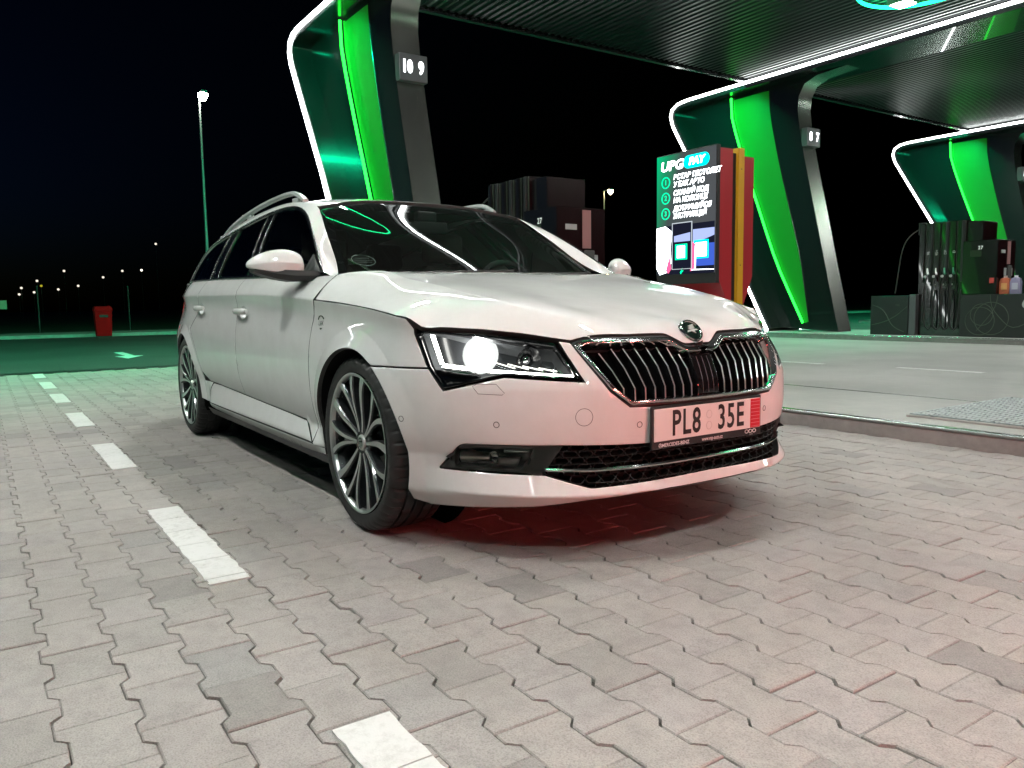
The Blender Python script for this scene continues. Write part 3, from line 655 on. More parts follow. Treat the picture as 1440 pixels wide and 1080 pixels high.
for mir in (False, True):
    t0 = math.degrees(math.asin((.636-AZ)/AR)); xs = np.linspace(-.338, .385, 18)
    fend = [(X(x), float(ztor(x))) for x in xs]+[(-1.072, .765), (-1.072, .745)]+seamz+arc(AX, AZ, AR, t0, 186, 30)[1:]+[(X(-.348), .262), (X(-.44), .262)]+S_FD[::-1][:-2]
    fd = panel('fender', belt, fillet(fend, .004), PAINT, car, lines=[arc(AX, AZ, AR+.068, 45, 180, 40)], mirror=mir, res=.026)
    xs = np.linspace(-.62, -1.50, 12)
    fdoor = S_FD[:-1]+[(X(-.444), .279), (X(-.452), .283), (X(-.568), .358)]+[(X(x), float(zskirt(x))+.001) for x in xs]+S_BP[::-1][1:]+[(X(x), float(zbelt(x))+.0) for x in np.linspace(-1.46, -.36, 10)]
    lower = [(X(x), z) for x, z in ((-.50, .43), (-.9, .455), (-1.48, .48))]
    fr = panel('front_door', belt, fdoor, PAINT, car, lines=[[(X(x), float(ztor(x))) for x in np.linspace(-.35, -1.48, 20)]], mirror=mir, res=.035, holes=[ell(-1.385, .818)], hgap=0)
    rarc = [(X(RX+(RR+.105)*math.cos(t)), RZ+(RR+.105)*math.sin(t)) for t in np.linspace(math.radians(72), math.radians(8), 10)]
    rdoor = [S_BP[0]]+S_BP[1:]+[(X(x), float(zskirt(x))+.001) for x in np.linspace(-1.53, -2.26, 9)]+rarc[::-1][1:-2]+S_RD[::-1]+[(X(x), float(zbelt(x))) for x in np.linspace(-2.26, -1.49, 8)]
    rd = panel('rear_door', belt, rdoor, PAINT, car, lines=[[(X(x), float(ztor(x))) for x in np.linspace(-1.49, -2.33, 14)]], mirror=mir, res=.035, holes=[ell(-2.30, .838)], hgap=0)
    quarter = S_RD+rarc[2:]+[(X(-2.27), .399), (X(-2.21), .397), (X(-2.292), .330), (X(-2.275), .272), (X(-2.42), .262)]+arc(RX, RZ, RR, -10, 186, 34)+[(X(-3.25), .27), (X(-3.6), .27)]+[(X(-3.62), z) for z in (.4, .6, .8, .95)]+[(X(x), float(zbelt(x))) for x in np.linspace(-3.6, -2.30, 12)]
    qp = panel('rear_quarter_panel', belt, quarter, PAINT, car, lines=[[(X(x), float(ztor(x))) for x in np.linspace(-2.34, -3.6, 20)], arc(RX, RZ, RR+.068, 0, 170, 40)], mirror=mir, res=.035)
    sk = [(X(-.452), .277), (X(-.571), .352), *[(X(x), float(zskirt(x))-.001) for x in np.linspace(-.75, -2.0, 10)], (X(-2.20), .393), (X(-2.285), .330), (X(-2.26), .277)]
    panel('side_skirt', belt, sk, PAINT, car, mirror=mir, res=.04)
    sill = [(X(-.36), .262), (X(-.36), .232), (X(-.7), .222), (X(-2.0), .235), (X(-2.38), .262), (X(-2.30), .28), (X(-2.2), .275)]+[(X(x), .272) for x in np.linspace(-2.0, -.46, 8)]
    panel('sill', belt, sill, PAINT, car, mirror=mir, res=.04, thick=.05)
    # black sill underside
    rows = [[(x, -s, z) for x in np.linspace(-.36, -2.4, 8)] for s, z in ((.885, .228), (.86, .185), (.78, .17))]
    sheet('sill_underside', rows, BLACKP, car, mirror=mir)
    # wheel housing
    for nm, (cx, cz, r) in (('front', ARCH[0]), ('rear', ARCH[1])):
        rings = []
        for y in (-.915, -.88, -.60):
            rr = r+(.0 if y > -.9 else -.004)
            rings.append([(cx+rr*math.cos(t), y if nm == 'front' or y > -.9 else y+.01, cz+rr*math.sin(t)) for t in np.linspace(math.radians(-25), math.radians(205), 40)])
        # pull the outer ring in to the panel edge
        e = belt(np.array([(X(cx+r*math.cos(t)), cz+r*math.sin(t)) for t in np.linspace(math.radians(-25), math.radians(205), 40)]))
        rings[0] = [(p[0], p[1]+.012, p[2]) for p in e]; rings[1] = [(p[0], p[1]+.05, p[2]) for p in e]
        sheet('wheel_housing', rings, DARK, car, mirror=mir)
        MBd = MB(); MBd.lathe([(0.0, 0), (r+.0, 0)], (cx, (-.60 if not mir else .60), cz), 40, 1).build('wheel_housing_wall', DARK, car)
# --- front bumper (one piece right across)
def both(poly): poly = list(poly); return poly+[(-a, z) for a, z in poly[::-1]]
t0 = math.degrees(math.asin((.634-AZ)/AR))
bl = [(-1.0095, .6365), (-.953, .566), (-.749, .611), (-.492, .594), (-.572, .722), (-.530, .716)]
bump_half = arc(AX, AZ, AR, -20, t0, 18)+[(-1.10, .6355)]+bl+[(-.525, .712), (-.41, .562), (-.343, .510), (-.2, .506)]
low_half = [(-.02, .232), (-.2, .232), (-.32, .228), (-.48, .216), (-.66, .192), (-.889, .175), (-1.06, .165), (X(AX+AR*math.cos(math.radians(-20)))+.002, .178)]
outer = bump_half+[(-a, z) for a, z in bump_half[::-1]]+[(-a, z) for a, z in low_half]+low_half[::-1]
outer = bump_half+[(-a, z) for a, z in bump_half[::-1]]+[(-a, z) for a, z in low_half[::-1]]+low_half
INTK = fillet([(-.899, .394), (-.995, .304), (-.62, .296), (-.475, .256), (-.30, .262), (0, .268), (.30, .262), (.475, .256), (.62, .296), (.995, .304), (.899, .394), (.56, .394), (.30, .386), (0, .382), (-.30, .386), (-.56, .394)], [.02, .01, .006, .012, 0, 0, 0, .012, .006, .01, .02, 0, 0, 0, 0, 0])
cr1 = [(a, .57) for a in np.linspace(-.955, -.44, 26)]; cr2 = [(a, .232) for a in np.linspace(-1.10, 1.10, 90)]; cr3 = [(a, .300) for a in list(np.linspace(-1.10, -.99, 6))]
bumper = panel('front_bumper', belt, outer, PAINT, car, holes=[INTK], lines=[cr1, [(-a, z) for a, z in cr1], cr2], res=.026, thick=.022)
# --- hood
hp = [(-.385, 0, 0), (-.40, -.25, 0), (-.445, -.45, 0), (-.49, -.62, 0), (-.48, -.745, 0)]
def hq(x, y):                                       # find the hood coordinate over x, y
    q = np.array([[x*math.cos(.314)-.95*math.sin(.314), y]])
    for _ in range(8): q[0, 0] += x-hood(q)[0, 0]
    return tuple(q[0])
rear = [hq(x, y) for x, y, _ in hp]
side = [tuple(hood_q(p)[0]) for p in belt(np.array([(X(-.341), .960), (X(-.340), .915)]))]+[tuple(hood_q(p)[0]) for p in belt(HOOD_OUT)]
front = [tuple(hood_q(p)[0]) for p in belt(smooth_line(HOOD_FRONT[:7], 16))]+[tuple(hood_q(p)[0]) for p in belt(fillet(np.array(HOOD_FRONT[7:]+[(.066, .698)]), .012)[:-1])]
front = [q for q in front if q[1] < -1e-4]
half = rear+side+front
crl = [hq(x, y) for x, y in HOOD_CREASE]
panel('hood', hood, half+[(a, -b) for a, b in half[::-1] if abs(b) > 1e-6], PAINT, car, lines=[crl, [(a, -b) for a, b in crl]], res=.026, thick=.02, centre=np.array([0, 0, 0.]), gap=.0045)
# dark structure under the panels, so that the gaps read as gaps
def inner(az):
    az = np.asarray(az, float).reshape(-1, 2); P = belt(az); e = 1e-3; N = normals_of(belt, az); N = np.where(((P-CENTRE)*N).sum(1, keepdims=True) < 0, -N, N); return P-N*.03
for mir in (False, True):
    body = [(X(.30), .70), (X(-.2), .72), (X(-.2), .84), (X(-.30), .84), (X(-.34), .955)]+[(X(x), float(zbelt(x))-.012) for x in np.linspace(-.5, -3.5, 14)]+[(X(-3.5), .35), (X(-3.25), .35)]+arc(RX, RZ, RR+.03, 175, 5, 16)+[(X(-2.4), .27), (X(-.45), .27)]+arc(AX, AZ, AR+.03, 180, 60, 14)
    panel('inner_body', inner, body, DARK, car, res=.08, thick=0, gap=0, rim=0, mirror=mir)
# --- greenhouse
DLO_TOP = [(-.494, .988), (-.641, 1.079), (-.826, 1.186), (-1.048, 1.294), (-1.174, 1.332), (-1.276, 1.352), (-1.468, 1.371), (-1.68, 1.374), (-2.0, 1.355), (-2.25, 1.326), (-2.5, 1.290), (-2.8, 1.243), (-3.05, 1.180), (-3.22, 1.10), (-3.30, 1.045)]
ROOFL = [(-.475, -.762, .978), (-.62, -.712, 1.040), (-.83, -.667, 1.172), (-1.02, -.622, 1.290), (-1.106, -.606, 1.338), (-1.25, -.612, 1.374), (-1.45, -.617, 1.396), (-1.7, -.614, 1.405), (-2.1, -.609, 1.400), (-2.4, -.604, 1.386), (-2.7, -.594, 1.364), (-3.0, -.574, 1.336), (-3.3, -.55, 1.300), (-3.5, -.53, 1.272), (-3.6, -.52, 1.258)]
top = smooth_line(DLO_TOP, 70); rl = smooth_line(ROOFL, 70)
inn = green(top); inn[0:1] = inn[0:1]
def dlo_poly(e):      # daylight opening grown by e
    b = [(x, float(zbelt(x))+.010) for x in np.linspace(-3.30, -.49, 24)]
    return inset(np.array([tuple(p) for p in top[1:]][::-1][::-1]+b), -e)
for mir in (False, True):
    # pillar and cant rail strip, from the window edge over to the screen and roof
    rows = []
    base_in = np.array([(-.352, -.828, .958)])
    I = np.r_[base_in, inn]; O = np.r_[np.array([(-.47, -.765, .976)]), rl]
    for k in np.linspace(0, 1, 9):
        M = (I+O)/2; n = np.zeros_like(M); n[:, 1] = -1; n[:, 2] = .75; n[:, 0] = np.interp(np.arange(len(M)), [0, 20, 30, 71], [.5, .4, 0, -.1]); n /= np.linalg.norm(n, axis=1)[:, None]
        w = np.linalg.norm(I-O, axis=1)[:, None]; Cc = M+n*w*.085
        rows.append((1-k)**2*I+2*k*(1-k)*Cc+k*k*O)
    sheet('roof_pillar', rows, PAINT, car, mirror=mir, angle=60)
    # tail pillar below the quarter glass tip down to the shoulder
    d0 = green(np.array([(-3.30, 1.045), (-3.38, 1.036), (-3.5, 1.035), (-3.6, 1.035)])); d1 = np.array([(-3.6, -.52, 1.258)]*4)
    rows = [d0*(1-k)+np.linspace(inn[-1], rl[-1], 4)*k for k in np.linspace(0, 1, 6)]
    sheet('tail_pillar', [np.array(r) for r in rows], PAINT, car, mirror=mir, angle=60)
    # window frame strip, glass and pillars
    P0 = [(x, z) for x, z in top]; bot = [(x, float(zbelt(x))+.004) for x in np.linspace(-3.30, -.50, 30)]
    opening = np.array(P0+bot)
    # glasses: split at the pillars
    def cut(f0, f1):
        """part of the opening between two slanted lines given as (x at belt, x at top)"""
        out = []
        zl = lambda x: float(zbelt(x))
        def xs(f, z): return f[0]+(f[1]-f[0])*(z-.985)/(1.36-.985)
        up = [p for p in P0 if (xs(f1, p[1]) < p[0] < xs(f0, p[1]))]; dn = [p for p in bot if (xs(f1, p[1]) < p[0] < xs(f0, p[1]))]
        def hit(f):
            zs = np.linspace(.99, 1.39, 200); tz = np.interp(xs(f, zs), np.array(P0)[::-1, 0], np.array(P0)[::-1, 1]); k = int(np.argmin(np.abs(tz-zs))); return (xs(f, zs[k]), zs[k])
        def low(f): z = zl(f[0])+.004; return (xs(f, z), z)
        poly = up+[hit(f1), low(f1)]+dn+[low(f0), hit(f0)] if f1 is not None else up
        return np.array(poly)
    FB, RB, FC, RC = (-1.335, -1.640), (-1.435, -1.745), (-2.055, -2.225), (-2.225, -2.37)
    gf = cut((0.5, .5), FB); gf = gf[:-2]
    gr = cut(RB, FC); gq = cut(RC, (-4.2, -4.2)); gq = np.r_[[p for p in gq if p[0] > -3.34 and p[1] < 1.39]]
    gq = np.array([p for p in gq])
    for nm, poly, gm in (('front_window', gf, GLASS_S), ('rear_window', gr, GLASS_T), ('quarter_window', gq, GLASS_T)):
        panel(nm, green, inset(poly, .012), gm, car, res=.05, thick=0, gap=0, rim=0, lift=-.006, mirror=mir, centre=np.array([-1.6, 0, 1.1]), tilt=0)
    panel('window_frame', green, opening, GLOSSB, car, holes=[inset(gf, .014), inset(gr, .014), inset(gq, .014)], res=.04, thick=.02, gap=0, rim=0, lift=-.0015, mirror=mir, centre=np.array([-1.6, 0, 1.1]), tilt=.2)
    # thin bright trim round the opening and along the pillars
    t = MB(); P3 = green(np.array(opening)); P3[:, 1] -= .003; t.tube(P3[::2], .0042, 6, closed=True)
    if mir: t.V = [(x, -y, z) for x, y, z in t.V]; t.F = [f[::-1] for f in t.F]
    t.build('window_trim', SATIN, car, smooth=40)
    for f in (FB, RB, FC, RC):
        t = MB(); zz = np.linspace(1.0, 1.345 if f in (FB, RB) else 1.305, 10); P3 = green(np.stack([f[0]+(f[1]-f[0])*(zz-.985)/.375, zz], -1)); P3[:, 1] -= .001; t.tube(P3, .0018, 5)
        if mir: t.V = [(x, -y, z) for x, y, z in t.V]; t.F = [f[::-1] for f in t.F]
        t.build('pillar_trim', SATIN, car, smooth=40)
# roof panel, rails, windscreen
rh = [(x, y) for x, y, z in smooth_line(ROOFL[4:], 40)]
wtop = [(-1.106, -.60), (-1.175, -.4), (-1.205, -.2), (-1.212, 0)]
half = [(x+.018 if False else x, y) for x, y in wtop[::-1]]+rh[1:]+[(-3.66, -.40), (-3.68, 0)]
panel('roof', roof, half+[(x, -y) for x, y in half[::-1] if abs(y) > 1e-6], PAINT, car, res=.06, thick=.02, gap=.001, rim=.008, centre=np.array([-2, 0, 0.]))
GW = [(0, 1.386), (-.2, 1.382), (-.4, 1.366), (-.565, 1.333), (-.592, 1.312), (-.66, 1.158), (-.725, .985), (-.735, .962), (-.4, .965), (0, .965)]
GWf = GW+[(-y, z) for y, z in GW[::-1] if abs(y) > 1e-6]
scr = panel('windscreen', screen, GWf, GLASS_F, car, res=.05, thick=0, gap=0, rim=0, lift=-.004, centre=np.array([-2, 0, .5]), tilt=0)
panel('screen_border', screen, inset(np.array(GWf), -.012), GLOSSB, car, holes=[inset(fillet(GWf, .02), .028)], res=.05, thick=.012, gap=0, rim=0, lift=-.0065, centre=np.array([-2, 0, .5]), tilt=.2)
for mir in (False, True):
    # roof rails: raised bar on feet
    m = MB(); base = np.array([(-1.33, -.585), (-1.40, -.59), (-1.60, -.592), (-1.9, -.588), (-2.3, -.58), (-2.7, -.57), (-3.05, -.553), (-3.28, -.53)]); zz = roof(base)[:, 2]
    up = np.array([.002, .030, .048, .045, .040, .034, .020, .0]); line = smooth_line(np.c_[base, zz+up], 40)
    ring = []
    for p in line: ring.append([(p[0], p[1]+dx, p[2]+dz) for dx, dz in ((-.017, -.004), (-.013, .010), (0, .014), (.013, .010), (.017, -.004), (.011, -.010), (-.011, -.010))])
    m.loft(ring)
    for x in (-1.40, -2.3, -3.1):
        y = float(np.interp(-x, -base[:, 0], base[:, 1])); z0 = float(roof([(x, y)])[0, 2]); m.box(x-.10, x-.01, y-.010, y+.010, z0-.01, z0+.026, .004)
    if mir: m.V = [(x, -y, z) for x, y, z in m.V]; m.F = [f[::-1] for f in m.F]
    m.build('roof_rail', mat('rail_silver', (.50, .52, .52), .35, metal=.35), car, smooth=50)
# cowl under the screen
rows = [[(float(_ws([(y, .968)])[0])+.0, y, .966) for y in np.linspace(-.74, .74, 15)], [(-.375-.10*abs(y/.74)**2, y, .955) for y in np.linspace(-.74, .74, 15)], [(-.33-.10*abs(y/.74)**2, y, .93) for y in np.linspace(-.72, .72, 15)]]
sheet('cowl', rows, BLACKP, car)
# wipers
for y0, y1 in ((-.52, .08), (.12, .66)):
    m = MB(); P3 = screen([(y, z) for y, z in zip(np.linspace(y0, y1, 8), np.linspace(.978, .992, 8))]); m.tube(P3+[.012, 0, .006], .006, 6); m.build('wiper', BLACKP, car, smooth=40)
# --- tail: bumper, tailgate and lamps (away from the camera)
back = [(a, z) for a, z in ((-UL+.002, .30), (X(-3.62), .27), (X(-3.62), .62), (-UL+.002, .62))]
outer = [(X(-3.62), .27), (X(-3.62), .63)]+[(-a if False else a, .63) for a in np.linspace(X(-3.66), -UL+.01, 12)]+[(a, .24) for a in np.linspace(-UL+.01, X(-3.66), 12)]
for mir in (False, True):
    panel('rear_bumper', belt, outer, PAINT, car, res=.06, gap=.001, mirror=mir)
    panel('tail_panel', belt, [(X(-3.624), .635), (X(-3.624), .95)]+[(a, .95) for a in np.linspace(X(-3.68), -UL+.004, 8)]+[(a, .635) for a in np.linspace(-UL+.004, X(-3.66), 8)], PAINT, car, res=.06, gap=.001, mirror=mir)
    panel('tail_lamp', belt, [(X(-3.60), .90), (X(-3.62), .76), (-UL+.35, .72), (-UL+.35, .86)], mat('tail_lens', (.35, .01, .01), .1, coat=1), car, res=.05, gap=0, lift=.006, mirror=mir)
rows = [[(-3.84+.12*(abs(y)/.6)**2, y, .95) for y in np.linspace(-.62, .62, 11)], [(-3.76+.08*(abs(y)/.6)**2, y, 1.10) for y in np.linspace(-.58, .58, 11)], [(-3.66+.05*(abs(y)/.6)**2, y, 1.26+.06*(1-(y/.50)**2)) for y in np.linspace(-.50, .50, 11)]]
sheet('rear_screen', rows, GLASS_T, car)
rows = [[(-3.60, -.53, 1.255), (-3.66, -.52, 1.25)], [(-3.60, -.75, 1.035), (-3.80, -.70, .95)]]
for mir in (False, True): sheet('tail_corner', [[(-3.58, -.515, 1.258), (-3.63, -.50, 1.258)], [(-3.58, -.60, 1.15), (-3.69, -.56, 1.12)], [(-3.58, -.665, 1.04), (-3.70, -.60, 1.02)], [(-3.58, -.69, .95), (-3.72, -.61, .945)]], PAINT, car, mirror=mir, angle=70)
MB().box(-3.7, .55, -.70, .70, .17, .24, .02).build('underbody', DARK, car)
# ---------------------------------------------------------------- car details
def lifted(d, base=belt):
    def f(az):
        az = np.asarray(az, float).reshape(-1, 2); P = base(az); N = normals_of(base, az); N = np.where(((P-CENTRE)*N).sum(1, keepdims=True) < 0, -N, N); return P+N*d
    return f
def mirrored(m, mir):
    if mir: m.V = [(x, -y, z) for x, y, z in m.V]; m.F = [f[::-1] for f in m.F]
    return m
def mirror_mesh(o):
    me = o.data
    for v in me.vertices: v.co.y = -v.co.y
    me.flip_normals(); me.update()
def outline(name, poly, r, m, parent, lift=0.0, mir=False, closed=True):
    P = lifted(lift)(resample(poly, .02, closed)); return mirrored(MB().tube(P, r, 5, closed=closed), mir).build(name, m, parent, smooth=60)
GAPM = mat('panel_gap', (.09, .09, .09), .7)
# handles
for mir in (False, True):
    for x, z in ((-1.385, .818), (-2.30, .838)):
        rows = [lifted(-.03*(1-(1-k)**2))(np.array(ell(x, z, 1-k)+ell(x, z, 1-k)[:1])) for k in (0, .12, .3, .55, .8, .98)]
        h = sheet('door_handle', rows, PAINT, car, mirror=mir, angle=70)
        L = np.linspace(-.115, .105, 15); ring = []
        for t in L:
            w = .0165*(1-.35*abs(t/.115)**3); off = .030-.022*abs(t/.115)**4; c = lifted(off)(np.array([(X(x)+t, z+.006)]))[0]
            ring.append([(c[0], c[1]-w*.62*math.cos(q), c[2]+w*math.sin(q)) for q in np.linspace(0, 2*math.pi, 12, endpoint=False)])
        mirrored(MB().loft(ring), mir).build('grip', PAINT, h, smooth=50)
# ---- head lamps
LEDW = lamp_mat('lamp_white', (1.0, .97, .90), 16.0); XEN = lamp_mat('xenon_white', (1.0, .98, .94), 120.0)
HOUS = mat('lamp_housing', (.035, .037, .04), .25, metal=.3, coat=.5); REFL = mat('lamp_reflector', (.85, .86, .87), .12, metal=1)
for mir in (False, True):
    hl = fillet(HL, [.012, .015, 0, 0, .012, .014, .012, .012, 0]); hi = inset(resample(hl, .02), .004)
    lens = panel('headlamp', belt, hl, LENS, car, res=.03, thick=0, gap=.0015, rim=0, lift=.001, mirror=mir, tilt=0)
    panel('lamp_rim', belt, hl, GLOSSB, lens, holes=[inset(resample(hl, .02), .0085)], res=.02, thick=.03, gap=.001, rim=0, lift=-.002, mirror=mir, hgap=0, tilt=.3)
    rows = [lifted(-d)(np.r_[inset(hi, w), inset(hi, w)[:1]]) for d, w in ((.004, 0), (.05, .004), (.085, .015))]
    sheet('lamp_wall', rows, mat('lamp_bezel', (.10, .105, .11), .35, metal=.4), lens, mirror=mir, angle=30)
    panel('lamp_back', lifted(-.085), inset(hi, .010), HOUS, lens, res=.03, thick=0, gap=0, rim=0, mirror=mir, tilt=0)
    # lower dark cover
    panel('lamp_cover', lifted(-.012), [(-1.004, .636), (-.846, .628), (-.812, .606), (-.952, .578)], GLOSSB, lens, res=.03, thick=.01, gap=0, rim=0, mirror=mir, tilt=.3)
    # light guide
    panel('light_guide', lifted(-.02), [(-.965, .657), (-.808, .642), (-.522, .622), (-.523, .615), (-.808, .632), (-.971, .645)], LEDW, lens, res=.03, thick=.004, gap=0, rim=0, mirror=mir, tilt=0)
    panel('light_guide', lifted(-.03), [(-1.027, .744), (-1.010, .743), (-.969, .659), (-.983, .657)], LEDW, lens, res=.03, thick=.004, gap=0, rim=0, mirror=mir, tilt=0)
    for p, q in (((-.787, .667), (-.719, .649)), ((-.745, .663), (-.674, .646)), ((-.695, .657), (-.626, .642)), ((-.641, .650), (-.577, .638))):
        mirrored(MB().tube(lifted(-.03)(np.linspace(p, q, 5)), .0022, 5), mir).build('lash', lamp_mat('lash_glow', (1, .97, .88), 2.5), lens)
    # xenon projector in its bowl, and the second bowl
    for (a, z), R, nm in (((-.858, .701), .034, 'projector'), ((-.690, .690), .024, 'reflector_bowl')):
        c = lifted(-.060)(np.array([(a, z)]))[0]; ax = Vector((1, -.18, -.02)).normalized(); U = ax.cross(Vector((0, 0, 1))).normalized(); W = U.cross(ax)
        def rev(prof, n=28): return [[tuple(Vector(c)+ax*h+(U*math.cos(t)+W*math.sin(t))*r) for t in [2*math.pi*k/n for k in range(n)]] for r, h in prof]
        pj = nm == 'projector'
        bowl = mirrored(MB().loft(rev([(R*.75, -.01), (R*.82, .0), (R*.98, .012)]), True, False), mir).build(nm, lamp_mat('painted_glow', (1.0, .98, .95), 14.0) if pj else HOUS, lens, smooth=40)
        for k, (r0, r1, g_) in enumerate(((.98, 1.22, 9.0), (1.22, 1.5, 3.2), (1.5, 1.85, 1.1))):  # projector bowl and rings emit, weaker outwards, painting the lamp's halo
            mirrored(MB().loft(rev([(R*r0, .012+.006*k), (R*r1, .018+.006*k)]), True, False), mir).build('bowl_ring', lamp_mat('painted_glow_%d' % k, (.98, 1.0, .97), g_) if pj else HOUS, bowl, smooth=40)
        mirrored(MB().loft(rev([(R*.001, .017), (R*.35, .0155), (R*.62, .009), (R*.75, .0), (R*.76, -.006)]), True, False), mir).build('projector_lens', XEN if pj else REFL, bowl, smooth=60)
# ---- grille
GR = [(-.520, .708), (-.462, .723), (-.135, .722), (-.066, .686), (0, .685)]; GL = [(0, .511), (-.341, .515), (-.407, .566)]
gp = np.array([(-a, z) for a, z in GL[:0:-1]][::-1]) if False else None
gpoly = GR[:-1]+[(-a, z) for a, z in GR[:-1][::-1]]+[(-a, z) for a, z in GL[:0:-1]]+GL[1:]
gpoly = fillet(gpoly, .012, 4)
frame = panel('grille', belt, gpoly, CHROME, car, holes=[inset(resample(gpoly, .02), .0135)], res=.018, thick=.045, gap=.001, rim=.004, lift=.007, hgap=0, tilt=1.1)
panel('grille_backing', lifted(-.055), inset(resample(gpoly, .03), .004), DARK, frame, res=.05, thick=0, gap=0, rim=0)
sheet('grille_wall', [lifted(-d)(np.r_[inset(resample(gpoly, .03), .012), inset(resample(gpoly, .03), .012)[:1]]) for d in (.002, .055)], BLACKP, frame)
# dark seam band between hood edge and chrome
panel('grille_surround', belt, inset(resample(gpoly, .03), -.010), BLACKP, frame, holes=[inset(resample(gpoly, .03), .004)], res=.03, thick=.02, gap=0, rim=0, lift=-.004, hgap=0)
tops = [(-.424, .690), (-.372, .703), (-.323, .703), (-.274, .703), (-.223, .703), (-.178, .702), (-.132, .700), (-.090, .675)]; bots = [-.359, -.318, -.278, -.239, -.198, -.158, -.119, -.081]
for sg in (1, -1):
    for (ta, tz), ba in zip(tops, bots):
        zb0 = .530 if ba > -.34 else .545; L = [(ta, tz), (ta+(ba-ta)*.5, (tz+.568)/2), (ba, .568), (ba, zb0)]; L = [(a*sg, z) for a, z in L]; rings = []; F2 = []
        f0 = lifted(-.008)(L); f1 = lifted(-.046)(L); up = np.array([0, 1., 0])
        # at the top the blade curves back
        V = []; w = .0030; n = len(L)
        for p, q, k in zip(f0, f1, range(n)):
            p = np.array(p); q = np.array(q)
            if k == 0: p = p+(q-p)*.30
            V += [p+up*w+(q-p)*.05, p+up*w*.5, p-up*w*.5, p-up*w+(q-p)*.05, q-up*w*2.2, q+up*w*2.2]
        F = []
        for k in range(n-1):
            for j in range(6): F.append((k*6+j, k*6+(j+1) % 6, (k+1)*6+(j+1) % 6, (k+1)*6+j))
        me = mesh_of(V, F); me.materials.append(GLOSSB); me.materials.append(mat('slat_bright', (.8, .8, .8), .28, metal=1))
        for i, p in enumerate(me.polygons): p.material_index = 1 if i % 6 in (0, 1, 2) else 0
        bm = bmesh.new(); bm.from_mesh(me); bmesh.ops.recalc_face_normals(bm, faces=bm.faces); bm.to_mesh(me); bm.free()
        link('slat', me, None, frame)
panel('radar_cover', lifted(-.010), [(-.052, .668), (.052, .668), (.050, .530), (-.050, .530)], GLOSSB, frame, res=.03, thick=.03, gap=0, rim=.003)
for a in (-.026, 0, .026): MB().tube(lifted(-.0095)(np.linspace((a, .66), (a, .535), 6)), .0012, 4).build('radar_rib', mat('rib_grey', (.12, .12, .13), .3), frame)
# ---- badge on the nose
P0 = hood(np.array([hq(.812, 0)]))[0]; bn = Vector((.80, 0, .62)).normalized(); bu = Vector((0, 1, 0)); bw = bn.cross(bu)
def disc(prof, n=40): return [[tuple(Vector(P0)+bn*h+(bu*math.cos(t)+bw*math.sin(t))*r) for t in [2*math.pi*k/n for k in range(n)]] for r, h in prof]
badge = MB().loft(disc([(.046, -.02), (.046, .008), (.043, .0125), (.039, .0125), (.036, .008)]), True, False).build('badge', CHROME, car, smooth=40)
MB().loft(disc([(.0365, .0085), (.0001, .0105)]), True, False).build('badge_field', mat('badge_dark', (.02, .07, .05), .12, metal=.7, coat=1), badge, smooth=60)
def badge_piece(pts, nm='badge_wing'):
    B = [Vector(P0)+bn*.0108+bu*x*.00112-bw*y*.001*-1 for x, y in pts]; T = [p+bn*.002 for p in B]; m = MB(); m.loft([[tuple(p) for p in B], [tuple(p) for p in T]]); m.build(nm, mat('badge_silver', (.85, .87, .86), .42, metal=.8), badge)
badge_piece([(-24, -9), (-4, -5), (10, -14), (6, -4), (26, 0), (6, 5), (-2, 3), (-22, -3)], 'badge_arrow')
for k, y in enumerate((6, 12, 18)): badge_piece([(-16+3*k, y), (8+2*k, y+6), (14+k, y+2), (-8+3*k, y-3)])
# ---- lower intake, fog lamps
intake = panel('lower_intake', lifted(-.05), [(-.62, .395), (-.62, .29), (-.475, .25), (.475, .25), (.62, .29), (.62, .395)], DARK, car, res=.06, thick=0, gap=0, rim=0)
m = MB(); hexw, hexh = .054, .0300
IP = inset(resample(INTK, .03), .003); IPc = np.array([(-.60, .392), (-.625, .300), (-.475, .258), (.475, .258), (.625, .300), (.60, .392)])
for r in range(7):
    for c in range(-13, 14):
        cx = c*hexw+(hexw/2 if r % 2 else 0); cz = .262+r*hexh*.80
        hexp = [(cx+u*hexw/2, cz+v*hexh/2) for u, v in ((-1, 0), (-.62, .80), (.62, .80), (1, 0), (.62, -.80), (-.62, -.80))]
        hexp = [(cx+u*hexw*.5, cz+v*hexh*.5) for u, v in ((-1.0, 0), (-.66, .8), (.66, .8), (1.0, 0), (.66, -.8), (-.66, -.8))]
        ok = inside(np.array(hexp), IPc)
        if ok.sum() < 4: continue
        hp2 = np.array(hexp); ce = hp2.mean(0); o = hp2; i = ce+(hp2-ce)*np.array([.93, .89])
        fo, fi, bi = lifted(-.016)(o), lifted(-.016)(i), lifted(-.045)(ce+(hp2-ce)*.80)
        m.loft([fo, fi, bi], True, False)
m.build('intake_mesh', mat('mesh_black', (.005, .005, .0055), .5), intake)
sheet('intake_wall', [lifted(-d)(np.r_[IPc, IPc[:1]]) for d in (.004, .05)], BLACKP, intake)
ring = []
for a in np.linspace(-.616, .616, 60):
    z = float(np.interp(abs(a), [0, .29, .471, .616], [.3125, .312, .311, .316])); c = lifted(.006)(np.array([(a, z)]))[0]; t = np.array([1., 0, 0])
    ring.append([(c[0]-dx, c[1], c[2]+dz) for dx, dz in ((0, 0), (.003, .0055), (.02, .006), (.02, -.006), (.003, -.0055))])
MB().loft(ring).build('intake_chrome', CHROME, intake, smooth=40)
def recess(d):
    def f(az):
        az = np.asarray(az, float).reshape(-1, 2); P = belt(np.c_[az[:, 0], np.full(len(az), .40)]); P[:, 2] = az[:, 1]; return P+np.stack([np.full(len(az), -d*.8), np.where(az[:, 0] < 0, d*.6, -d*.6), np.zeros(len(az))], -1)
    return f
